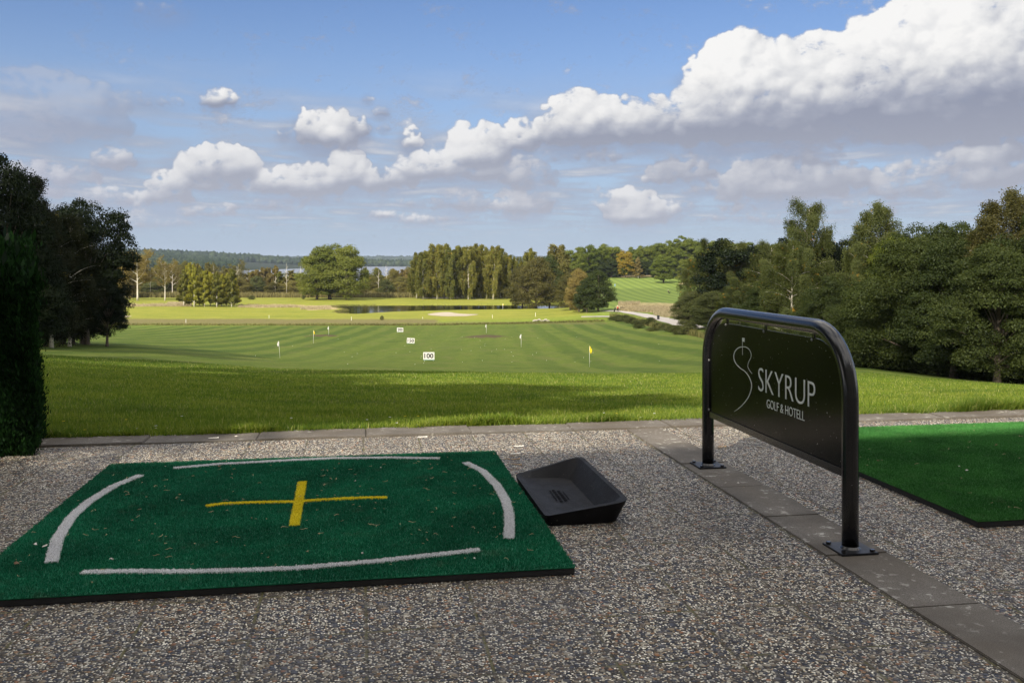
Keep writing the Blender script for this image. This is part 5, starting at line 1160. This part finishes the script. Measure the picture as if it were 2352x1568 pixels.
def sign():
    e1 = 1.921; b0, b1 = 3.368, 4.877; r = .0325; top = .872; R = .27
    base = pt(e1, b0); root = empty('golf_club_sign', base, TH); tag(root, 'black tubular-framed sign with glossy panel reading SKYRUP GOLF & HOTELL on the paving strip', 'sign')
    L = b1 - b0   # local y from 0 (near post) to L (far post), local z up
    P = [(0, 0, .006), (0, 0, .2), (0, 0, top - R)]
    for i in range(1, 13): a = math.pi / 2 * i / 12; P.append((0, R - R * math.cos(a), top - R + R * math.sin(a)))
    P.append((0, L / 2, top))
    for i in range(0, 13): a = math.pi / 2 * i / 12; P.append((0, L - R + R * math.sin(a), top - R + R * math.cos(a)))
    P += [(0, L, .2), (0, L, .006)]
    V, Fs = tube_np(P, [r] * len(P), 28); py_mesh('frame_tube', V, Fs, M_PAINT, root, smooth=True)
    # base plates
    for y in (0, L):
        bm = bmesh.new(); bm_box(bm, (-.078, y - .078, .004), (.078, y + .078, .013), .002); pl = bm_obj('base_plate', bm, M_PLATE, root)
        for sx, sy in ((-1, -1), (1, -1), (1, 1), (-1, 1)):
            bm = bmesh.new(); bmesh.ops.create_cone(bm, cap_ends=True, segments=6, radius1=.010, radius2=.010, depth=.009, matrix=Matrix.Translation((sx * .060, y + sy * .060, .0175))); bm_obj('bolt', bm, M_PAINT, pl)
        V, Fs = tube_np([(0, y, .0125), (0, y, .022)], [r + .008, r + .0005], 28, False); py_mesh('weld', V, Fs, M_PAINT, pl, smooth=True)
    # panel with rounded upper corners
    zb, zt = .312, .822; g = r + .006; Rp = .225; y0, y1 = g, L - g; x = -.004
    out = [(y0, zb), (y1, zb)]
    for i in range(0, 13): a = math.pi / 2 * i / 12; out.append((y1 - Rp + Rp * math.cos(a), zt - Rp + Rp * math.sin(a)))
    for i in range(0, 13): a = math.pi / 2 * i / 12; out.append((y0 + Rp - Rp * math.sin(a), zt - Rp + Rp * math.cos(a)))
    bm = bmesh.new(); f1 = bm.faces.new([bm.verts.new((x - .002, a, b)) for a, b in out]); ex = bmesh.ops.extrude_face_region(bm, geom=[f1]); 
    for v in ex['geom']:
        if isinstance(v, bmesh.types.BMVert): v.co.x += .004
    panel = bm_obj('panel', bm, M_PANEL, root)
    bm = bmesh.new(); bm_box(bm, (-.012, r - .004, .285), (.004, L - r + .004, .311), .001); bm_box(bm, (-.012, r, .3095), (-.0085, L - r, .318), .0005); bm_obj('lower_rail', bm, M_PAINT, root)
    # clips and screws
    def clip(y, z, dy, dz):
        bm = bmesh.new(); bm_box(bm, (-.003, y - .012 - abs(dy) * .01, z - .014), (.006, y + .012 + abs(dy) * .01, z + .014), .002); c = bm_obj('clip', bm, M_PAINT, root)
        bm = bmesh.new(); bmesh.ops.create_uvsphere(bm, u_segments=10, v_segments=6, radius=.007, matrix=Matrix.Translation((-.0075, y - dy * .008, z - dz * .012)) @ Matrix.Diagonal((.6, 1, 1, 1))); bm_obj('screw', bm, M_STEEL, c, smooth=True)
    for y in (.30, L * .5 + .02, L - .27): clip(y, .825, 0, 1)
    for y, z, dy in ((L - g, .60, -1), (g, .50, 1), (L - g, .325, -1), (g, .33, 1)): clip(y, z, dy, 0)
    # lettering, seen from -x: text runs towards -y
    rot = Matrix(((0, 0, -1), (-1, 0, 0), (0, 1, 0))).to_4x4()      # local text x -> -y, text y -> z, text z -> -x
    def place(o, yl, z): o.matrix_local = Matrix.Translation((x - .0030, yl, z)) @ rot
    t1 = text_mesh('SKYRUP', .113, M_LETTER, 'lettering', panel, width=.566, thin=-.014); place(t1, 4.204 - b0, .5205); t1['label'] = 'pale grey letters SKYRUP'
    t2 = text_mesh('GOLF & HOTELL', .041, M_LETTER, 'lettering', panel, width=.376, thin=-.008); place(t2, 4.110 - b0, .452); t2['label'] = 'small pale grey letters GOLF & HOTELL'
    # emblem: a fine line drawing of a green with flag, widths in metres
    def pp(zx, zy):
        dx = (1740 + zx * .22965) / 1.0884; dy = (740 + zy * .22965) / 1.0884; k = (dx - CX) / F; ee = e1 - .006
        b = (ee * E1.x - k * ee * E1.y) / (-E2.x + k * E2.y); Y = ee * E1.y + b * E2.y; return b - b0, CH - (dy - HY) / F * Y
    def stroke(pts, ws, name='emblem'):
        Q = [pp(*p) for p in pts]; n_ = 6; C = []; W_ = []
        for i in range(len(Q) - 1):
            p0 = Q[max(i - 1, 0)]; p1 = Q[i]; p2 = Q[i + 1]; p3 = Q[min(i + 2, len(Q) - 1)]
            for j in range(n_):
                t_ = j / n_; C.append([.5 * (2 * p1[k] + (-p0[k] + p2[k]) * t_ + (2 * p0[k] - 5 * p1[k] + 4 * p2[k] - p3[k]) * t_ ** 2 + (-p0[k] + 3 * p1[k] - 3 * p2[k] + p3[k]) * t_ ** 3) for k in (0, 1)]); W_.append(ws[i] * (1 - t_) + ws[i + 1] * t_)
        C.append(list(Q[-1])); W_.append(ws[-1]); C = np.array(C); T = np.gradient(C, axis=0); T /= np.linalg.norm(T, axis=1)[:, None]; N_ = np.stack([-T[:, 1], T[:, 0]], 1)
        A = C + N_ * np.array(W_)[:, None] / 2; Bv = C - N_ * np.array(W_)[:, None] / 2; n = len(C)
        V = [(x - .0036, a[0], a[1]) for a in A] + [(x - .0036, a[0], a[1]) for a in Bv] + [(x - .0022, a[0], a[1]) for a in A] + [(x - .0022, a[0], a[1]) for a in Bv]
        Fs = []
        for i in range(n - 1): Fs += [(i, i + 1, n + i + 1, n + i), (i, i + 1, 2 * n + i + 1, 2 * n + i), (n + i, n + i + 1, 3 * n + i + 1, 3 * n + i)]
        return np.array(V), Fs
    m_ = .0028
    s1 = stroke([(612, 845), (580, 800), (565, 760), (575, 715), (597, 670), (601, 625), (580, 580), (545, 555), (507, 551), (465, 562), (430, 595), (414, 640), (417, 690), (445, 745), (490, 788), (530, 815), (568, 860), (595, 915), (607, 970), (597, 1035), (565, 1110), (510, 1180), (460, 1225), (415, 1256)],
                [.0008, .002, .0028, .003, .003, .003, .003, .003, .003, .0035, .005, .006, .006, .0045, .0035, .0035, .0045, .0058, .0065, .006, .005, .0038, .0025, .0008])
    s2 = stroke([(508, 640), (507, 550), (505, 455)], [.002, .002, .002]); s3 = stroke([(508, 474), (520, 475), (532, 478)], [.019, .019, .019])
    V, Fs = merge([s1, s2, s3]); py_mesh('emblem', V, Fs, M_LETTER, panel)
sign()

# ------------------------------------------------------------------ range furniture
def dist_board(x, y, Y, txt, w, tilt, lab):
    gx, gy = (x - CX) / F * Y, Y; z = gz(gx, gy); h = w * .66
    root = empty('distance_board', (gx, gy, z), 0); tag(root, lab, 'distance sign')
    bm = bmesh.new(); bm_box(bm, (-w / 2, -.02, .12), (w / 2, .02, .12 + h), .01); b = bm_obj('board', bm, M_WHITE, root); b.rotation_euler = (0, tilt, 0)
    for s in (-1, 1):
        bm = bmesh.new(); bm_box(bm, (s * w * .38 - .03, .025, -.15), (s * w * .38 + .03, .075, .12 + h * .7), .005); bm_obj('leg', bm, M_POSTG, root)
    t_ = text_mesh(txt, h * .60, M_BLACKT, 'number', b, .004, w * .78); t_.matrix_local = Matrix.Translation((-w * .39, -.030, .12 + h * .22)) @ Matrix.Rotation(math.pi / 2, 4, 'X')
    # bolder strokes
    so_ = t_.modifiers.new('bold', 'SOLIDIFY'); so_.thickness = .03 * w; so_.offset = 0
    bm = bmesh.new(); bm_box(bm, (-w / 2, -.024, .06), (w / 2, .0, .115), .003); bm_obj('lower_strip', bm, simple('green_strip', (.12, .28, .22), .6), root)
dist_board(985, 829, 91, '100', 1.12, 0, 'white board reading 100, the nearest and largest distance sign on the range')
dist_board(943, 789, 137, '150', 1.16, .06, 'slightly tilted white board reading 150, the middle distance sign')
dist_board(919, 763, 183, '200', 1.25, 0, 'white board reading 200, the farthest and smallest distance sign')
def flag(x, y, Yd, hgt, mat, lab, lean=0.0, cs=1.0):
    gx, gy = img_ground(x, y) if Yd is None else ((x - CX) / F * Yd, Yd); z = gz(gx, gy); root = empty('golf_flag', (gx, gy, z)); tag(root, lab, 'golf flag')
    tpx = lean * hgt; r = max(.010, gy * .00016)
    V, Fs = tube_np([(0, 0, -.1), (tpx * .5, 0, hgt * .5), (tpx, 0, hgt)], [r, r, r * .8], 8); py_mesh('pole', V, Fs, M_WHITE, root, smooth=True)
    # cloth hanging in folds from the pole top
    bm = bmesh.new(); nu, nv = 5, 8; wv = .20 * cs; hv = .50 * cs; g_ = [[bm.verts.new((tpx - lean * hv * j / nv - wv * (i / nu) * (.35 + .65 * math.sin(math.pi * min(1, (j + 1) / nv * .8))) * (1 if mat is M_WHITE else -1) * -1 * (-1 if mat is M_WHITE else -1) , .05 * math.sin(i * 1.7 + j * .6), hgt - .02 - hv * (j / nv) - .12 * cs * (i / nu) ** 2)) for j in range(nv + 1)] for i in range(nu + 1)]
    for i in range(nu):
        for j in range(nv): bm.faces.new((g_[i][j], g_[i + 1][j], g_[i + 1][j + 1], g_[i][j + 1]))
    o = bm_obj('flag_cloth', bm, mat, root, smooth=True); sd = o.modifiers.new('thick', 'SOLIDIFY'); sd.thickness = .01
flag(643, 822, 100, 1.85, M_WHITE, 'white flag on the leaning pole, nearest on the left of the range', -.07, .95)
flag(720, 793, 140, 2.0, M_YELLOW, 'yellow flag on a pole in the left part of the range beside the dark mound', 0)
flag(755, 770, 165, 1.6, M_WHITE, 'smaller white flag farthest left, beyond the yellow one', 0)
flag(1117, 767, 176, 1.7, M_WHITE, 'white flag near the ditch in the middle of the range', .0)
flag(1197, 803, 122, 1.75, M_WHITE, 'white flag right of the brown mound', .0)
flag(1354, 845, 80, 1.85, M_YELLOW, 'yellow flag on the nearest pole at the right, by the lawn crest', .0, 1.1)
flag(1155, 710, None, 2.0, M_YELLOW, 'yellow flag on the green in front of the pond', 0, 1.2)
flag(1419, 637, None, 2.3, M_YELLOW, 'pale flag far off on the upper fairway green', 0, 1.2)
def marker(x, y, h, lab, grp):
    gx, gy = img_ground(x, y); V, Fs = tube_np([(0, 0, -.1), (0, 0, h * .9), (0, 0, h)], [.045, .045, .03], 8); o = py_mesh('marker_post', V, Fs, M_WHITE); o.location = (gx, gy, gz(gx, gy)); tag(o, lab, 'marker post', grp)
for (x, y, h) in ((427, 741, .9), (1131, 731, 1.0), (971, 732, .5), (1230, 727, 1.2)):
    marker(x, y, h, 'small white marker post in the grass beyond the ditch', 'white marker posts beyond the ditch')
marker(618, 731, .9, 'short white marker at the far left side of the ditch', 'white marker posts beyond the ditch'); 
marker(807, 736, 1.0, 'white marker post behind the row of weeds', 'white marker posts beyond the ditch')
bx, by = img_ground(1512, 719 + 16)
V, Fs = merge([tube_np([(0, 0, -.1), (0, 0, .85)], [.28, .30], 12), tube_np([(0, 0, .84), (0, 0, .98), (0, 0, 1.02)], [.33, .33, .18], 12)]); o = py_mesh('litter_bin', V, Fs, M_BLACKT, smooth=False)
o.location = (at(1512, by + 2)); tag(o, 'small black bin post beside the gravel path', 'bin')
def stones():
    gx, gy = img_ground(1244, 738); rng = np.random.default_rng(3); parts = []
    root = empty('stone_heap', (gx, gy, gz(gx, gy))); tag(root, 'small heap of pale stones by the ditch end', 'stone heap')
    for k in range(12):
        bm = bmesh.new(); bmesh.ops.create_icosphere(bm, subdivisions=2, radius=.28 + .2 * rng.random())
        for v in bm.verts: v.co *= 1 + .18 * rng.normal(); v.co.z *= .6
        for v in bm.verts: v.co += Vector((rng.normal() * .001, 0, 0))
        o = bm_obj('stone', bm, M_STONE, root, smooth=True); o.location = ((k - 6) * .33, rng.normal() * .3, .12 + .15 * rng.random() * (1 - abs(k - 6) / 6) * 3)
stones()
def balls():
    rng = random.Random(9); bm = bmesh.new(); bmesh.ops.create_icosphere(bm, subdivisions=2, radius=.035); first = bm_obj('golf_ball', bm, M_WHITE, smooth=True)
    pts = []
    for k in range(52):
        x = rng.gauss(1050, 260); y = rng.uniform(768, 838)
        if not 560 < x < 1600: x = rng.uniform(600, 1500)
        pts.append((x, y))
    for k, (x, y) in enumerate(pts):
        gx, gy = img_ground(x, y); o = first if k == 0 else first.copy()
        if k: COL.objects.link(o)
        o.scale = (.78,) * 3 if gy > 90 else (.62,) * 3; o.location = (gx, gy, gz(gx, gy) + .05); tag(o, 'white golf ball lying on the mown range grass', 'golf ball', 'golf balls scattered on the range')
balls()

# ------------------------------------------------------------------ small litter on the paving and mats
def tee(x, y, z, ang, L, mat, lab, head=True):
    a, b = spot(x, y, z); p = pt(a, b, z + .004); P = [(0, 0, 0), (L * .15, 0, 0), (L * .8, 0, .001), (L * .93, 0, .002), (L, 0, .002)]
    Rr = [.0006, .0022, .0024, .004 if head else .0026, .0055 if head else .0028]
    V, Fs = tube_np(P, Rr, 10); o = py_mesh('golf_tee', V, Fs, mat, smooth=True); o.location = p; o.rotation_euler = (0, 0, ang); tag(o, lab, 'golf tee')
T = [(478, 1007, .012, .1, .066, M_WHITE, 'white tee lying on the kerb by the grass, left of the middle'), (958, 1004.5, .012, .05, .066, M_WHITE, 'white tee lying flat on the kerb above the marked mat'), (1180, 1025.5, 0, .0, .062, M_WHITE, 'white tee farthest back of those between mat corner and tray'), (1172, 1043, 0, .15, .060, M_WHITE, 'white tee second from the back above the tray'),
     (1172, 1056, 0, .25, .058, M_WOOD, 'wooden tee right of the mat corner, above its twin'), (1174, 1066, 0, -.5, .066, M_WOOD, 'wooden tee pointing at the tray'), (1176, 1072, 0, -.9, .040, M_WHITE, 'broken white tee touching the mat corner by the tray'), (1157, 1054, 0, -.5, .036, M_WOOD, 'short wooden tee stub at the mat edge'),
     (1466, 1300, 0, .1, .040, M_WHITE, 'white tee stub on the aggregate right of the mat front corner'), (1719, 1008, 0, .05, .070, M_WHITE, 'white tee under the sign near the far post'), (1648, 1027, 0, .1, .055, M_WOOD, 'pale wooden tee beside the far sign post')]
for t_ in T: tee(*t_)
def scrap(x, y, z, s, mat, lab, name, cat, seed):
    a, b = spot(x, y, z); rng = random.Random(seed); bm = bmesh.new(); n = 9; vs = []
    for i in range(n):
        an = 2 * math.pi * i / n; r = s * (.55 + .45 * rng.random()) * (1.0 if i % 2 else .7); vs.append(bm.verts.new((r * math.cos(an), r * .55 * math.sin(an), .004 + .006 * rng.random())))
    c = bm.verts.new((0, 0, .010))
    for i in range(n): bm.faces.new((vs[i], vs[(i + 1) % n], c))
    o = bm_obj(name, bm, mat); o.location = pt(a, b, z + .001); o.rotation_euler = (0, 0, rng.random() * 3); sd = o.modifiers.new('thick', 'SOLIDIFY'); sd.thickness = .0008; tag(o, lab, cat)
mz = .036
for k, q in enumerate([(37.6, 1297, mz, .022, M_LEAFB, 'brown leaf at the left front corner of the marked mat', 'fallen_leaf', 'leaf'), (256, 1287, mz, .012, M_LEAFP, 'pale scrap between the left arc and the front arc of the mat', 'leaf_scrap', 'leaf scrap'), (504, 1073, mz, .018, M_LEAFB, 'brown leaf just under the rear white arc', 'fallen_leaf', 'leaf'),
      (303.5, 1198, mz, .012, M_LEAFB, 'tiny brown leaf right of the left white arc', 'fallen_leaf', 'leaf'), (81, 1252.5, mz, .018, M_LEAFP, 'white petal left of the left arc', 'petal', 'petal'), (104, 1257, mz, .014, M_LEAFP, 'thin white petal touching the left arc', 'petal', 'petal'), (380, 1074, mz, .008, M_LEAFP, 'tiny white chip left of the rear arc', 'petal', 'petal'),
      (1038, 1212, mz, .014, M_LEAFB, 'brown leaf on the mat below the right arc', 'fallen_leaf', 'leaf'), (779, 1067, mz, .014, M_LEAFB, 'dry leaf below the middle of the rear arc', 'fallen_leaf', 'leaf'), (874.5, 1076, mz, .010, M_LEAFP, 'pale scrap on the mat near the rear arc end', 'leaf_scrap', 'leaf scrap'), (832, 1273.5, mz, .009, M_LEAFP, 'pale scrap above the front arc', 'leaf_scrap', 'leaf scrap'), (1090, 1286, mz, .010, M_LEAFP, 'pale scrap right of the front arc end', 'leaf_scrap', 'leaf scrap'),
      (544, 1004, .012, .022, M_LEAFP, 'curled pale leaf on the kerb right of the white tee', 'fallen_leaf', 'leaf'), (2288, 1023.7, .04, .018, M_LEAFB, 'dark leaf on the bright right mat, farthest back', 'fallen_leaf', 'leaf'), (2017, 1060.5, .04, .016, M_LEAFB, 'brown leaf on the right mat near the sign post', 'fallen_leaf', 'leaf'), (2220.8, 1082.3, .04, .012, M_LEAFP, 'pale scrap in the middle of the right mat', 'leaf_scrap', 'leaf scrap'), (2203.5, 1073.6, .04, .009, M_LEAFP, 'smaller pale scrap above its twin on the right mat', 'leaf_scrap', 'leaf scrap'),
      (1666.7, 1111.7, .008, .008, M_LEAFP, 'left of two pale chips on the paving strip', 'leaf_scrap', 'leaf scrap'), (1695, 1111.7, .008, .010, M_LEAFP, 'right of two pale chips on the paving strip', 'leaf_scrap', 'leaf scrap'), (816, 1108 - 1, mz, .008, M_LEAFP, 'tiny pale scrap near the top of the yellow cross', 'leaf_scrap', 'leaf scrap')]):
    scrap(*q, seed=k)

def lawn_litter():
    rng = random.Random(21)
    for k in range(26):
        a = rng.uniform(-2.9, 3.6); b = KERB_OUT + abs(rng.gauss(0, .35)) + .02; p = pt(a, b); bm = bmesh.new()
        for i in range(6):
            an = i * math.pi / 3; vs = [bm.verts.new(v) for v in ((0, 0, .004), (.010 * math.cos(an - .35), .010 * math.sin(an - .35), .007), (.016 * math.cos(an), .016 * math.sin(an), .004), (.010 * math.cos(an + .35), .010 * math.sin(an + .35), .007))]; bm.faces.new(vs)
        o = bm_obj('clover_flower', bm, M_WHITE if k % 3 else M_YELLOW); o.location = (p.x, p.y, gz(p.x, p.y) + .045); o.scale = (.7, .7, 1); tag(o, 'tiny pale flower in the grass just beyond the kerb', 'flower', 'small flowers in the verge')
lawn_litter()
def clippings():
    """dry grass clippings on mats and paving: thin curved straws"""
    rng = np.random.default_rng(6); n = 300; V = []; Fs = []
    zone = rng.random(n); a = np.where(zone < .5, -1.3 + 2.0 * rng.random(n), np.where(zone < .6, 2.7 + 1.8 * rng.random(n), -2 + 6 * rng.random(n))); b = np.where(zone < .5, 3.35 + 1.9 * rng.random(n), np.where(zone < .6, 3.7 + 1.9 * rng.random(n), 2.4 + 3.6 * rng.random(n)))
    on = ((a > -1.36) & (a < .78) & (b > 3.28) & (b < 5.34)) | ((a > 2.63) & (b > 3.57)); z = np.where(on, .039, .007)
    for i in range(n):
        if .78 < a[i] < 1.2 and 3.8 < b[i] < 4.85: continue
        p = np.array(pt(a[i], b[i], z[i])); th = rng.random() * 6.28; L = .010 + .030 * rng.random() ** 2; k = (rng.random() - .5) * 1.5
        P = [p + np.array([math.cos(th + k * j) * L * j / 3, math.sin(th + k * j) * L * j / 3, .003 * (j == 1)]) for j in range(4)]
        v, f = tube_np(P, [.0006, .0011, .001, .0004], 4); V.append((v, f))
    V, Fs = merge(V); o = py_mesh('grass_clippings', V, Fs, M_STRAW); tag(o, 'dry grass clippings scattered over the mats and paving', 'grass clippings', kind='stuff')
M_STRAW = simple('straw', (.48, .40, .24), .8, var=.3, scale=9)
clippings()

# ------------------------------------------------------------------ golfers far off
def skin_mesh(name, J, E, R, mat, parent):
    me = bpy.data.meshes.new(name); me.from_pydata(J, E, []); o = bpy.data.objects.new(name, me); link(o, parent); me.materials.append(mat)
    md = o.modifiers.new('skin', 'SKIN'); 
    if not me.skin_vertices: me.attributes
    sv = me.skin_vertices[0].data if me.skin_vertices else None
    if sv:
        for i, r in enumerate(R): sv[i].radius = (r, r)
        sv[0].use_root = True
    md.use_smooth_shade = True; ss = o.modifiers.new('sub', 'SUBSURF'); ss.levels = 1; ss.render_levels = 1
    return o
def limb_parts(pose):
    """joint table of a 1.78 m walking figure"""
    st = pose
    return {'pel': (0, 0, .95), 'che': (0, .02, 1.30), 'nec': (0, .03, 1.50), 'hea': (0, .05, 1.64), 'top': (0, .05, 1.74),
            'hL': (-.10, 0, .92), 'kL': (-.11, .18 * st, .50), 'aL': (-.11, .20 * st - .08, .09), 'tL': (-.11, .20 * st + .08, .04),
            'hR': (.10, 0, .92), 'kR': (.11, -.04 * st, .50), 'aR': (.11, -.26 * st, .11), 'tR': (.11, -.14 * st, .04),
            'sL': (-.19, .02, 1.43), 'eL': (-.25, -.05, 1.16), 'wL': (-.24, .10, .95), 'fL': (-.23, .14, .88),
            'sR': (.19, .02, 1.43), 'eR': (.25, -.08, 1.16), 'wR': (.24, -.12, .93), 'fR': (.24, -.13, .85)}
def person(x, Y, rz, shirt, trouser, lab, cap=None):
    J = limb_parts(1.0); root = empty('person', at(x, Y), rz); tag(root, lab, 'person')
    names = list(J); ix = {n: i for i, n in enumerate(names)}; V = [J[n] for n in names]
    E = [('pel', 'che'), ('che', 'nec'), ('nec', 'hea'), ('hea', 'top'), ('pel', 'hL'), ('hL', 'kL'), ('kL', 'aL'), ('aL', 'tL'), ('pel', 'hR'), ('hR', 'kR'), ('kR', 'aR'), ('aR', 'tR'), ('che', 'sL'), ('sL', 'eL'), ('eL', 'wL'), ('wL', 'fL'), ('che', 'sR'), ('sR', 'eR'), ('eR', 'wR'), ('wR', 'fR')]
    Rr = {'pel': .13, 'che': .14, 'nec': .055, 'hea': .10, 'top': .07, 'h': .085, 'k': .055, 'a': .04, 't': .04, 's': .06, 'e': .042, 'w': .03, 'f': .04}
    rr = [Rr.get(n, Rr.get(n[0])) for n in names]
    skin_mesh('body', V, [(ix[a], ix[b]) for a, b in E], rr, M_SKIN, root)
    def sub(nm, keys, edges, grow, mat):
        kx = {n: i for i, n in enumerate(keys)}; skin_mesh(nm, [J[n] for n in keys], [(kx[a], kx[b]) for a, b in edges], [Rr.get(n, Rr.get(n[0])) + grow for n in keys], mat, root)
    sub('shirt', ['che', 'pel', 'sL', 'eL', 'wL', 'sR', 'eR', 'wR'], [('che', 'pel'), ('che', 'sL'), ('sL', 'eL'), ('eL', 'wL'), ('che', 'sR'), ('sR', 'eR'), ('eR', 'wR')], .025, shirt)
    sub('trousers', ['pel', 'hL', 'kL', 'aL', 'hR', 'kR', 'aR'], [('pel', 'hL'), ('hL', 'kL'), ('kL', 'aL'), ('pel', 'hR'), ('hR', 'kR'), ('kR', 'aR')], .022, trouser)
    bm = bmesh.new(); bmesh.ops.create_uvsphere(bm, u_segments=12, v_segments=8, radius=.125, matrix=Matrix.Translation((0, .05, 1.72)) @ Matrix.Diagonal((.9, 1, .6, 1))); bm_box(bm, (-.07, .14, 1.69), (.07, .26, 1.705), .004)
    bm_obj('cap', bm, cap or M_WHITE, root, smooth=True); return root
def trolley(x, Y, rz, lab):
    root = empty('golf_trolley', at(x, Y), rz); tag(root, lab, 'golf trolley')
    V, Fs = merge([tube_np([(0, 0, .25), (0, -.12, .7), (0, -.25, 1.15)], [.14, .15, .16], 12), tube_np([(.1, -.27, 1.1), (.12, -.32, 1.32)], [.015, .04], 6), tube_np([(-.08, -.27, 1.1), (-.1, -.32, 1.30)], [.015, .04], 6)]); py_mesh('golf_bag', V, Fs, M_DARKC, root, smooth=True)
    V, Fs = merge([tube_np([(0, .15, .12), (0, -.1, .55), (0, -.55, 1.0)], [.02, .02, .02], 6), tube_np([(-.32, 0, .16), (.32, 0, .16)], [.02, .02], 6)]); py_mesh('frame', V, Fs, M_DARKC, root)
    for s in (-1, 1):
        bm = bmesh.new(); bmesh.ops.create_cone(bm, cap_ends=True, segments=18, radius1=.15, radius2=.15, depth=.05, matrix=Matrix.Translation((s * .33, 0, .15)) @ Matrix.Rotation(math.pi / 2, 4, 'Y')); bm_obj('wheel', bm, M_BLACKT, root)
person(1419, 252, 1.2, M_RED, M_DARKC, 'person in a red jacket and dark trousers walking on the path by the big bush')
trolley(1411, 253, 1.2, 'dark golf trolley with bag just ahead of the person in red')
person(1535, 432, 2.4, M_DARKC, M_DARKC, 'person in dark clothes and white cap alone on the striped fairway')
trolley(1538, 433, .5, 'dark golf bag trolley beside the person on the striped fairway')
person(1412.5, 505, 3.0, M_BLUE, M_BLUE, 'tiny person in blue at the left edge of the far fairway')

# ------------------------------------------------------------------ air
def haze():
    bm = bmesh.new(); bm_box(bm, (-6500, -80, -62), (6500, 9600, 70))
    m = bpy.data.materials.new('haze'); m.use_nodes = True; t = NT(m.node_tree); t.n.clear(); out = t.new('ShaderNodeOutputMaterial')
    v = t.new('ShaderNodeVolumePrincipled'); v.inputs['Color'].default_value = (.62, .74, .95, 1); v.inputs['Density'].default_value = .000055; v.inputs['Anisotropy'].default_value = .1
    t.l.new(v.outputs[0], out.inputs[1]); o = bm_obj('haze', bm, m); tag(o, 'thin blue haze over the lake and hills', 'haze', kind='stuff')
haze()
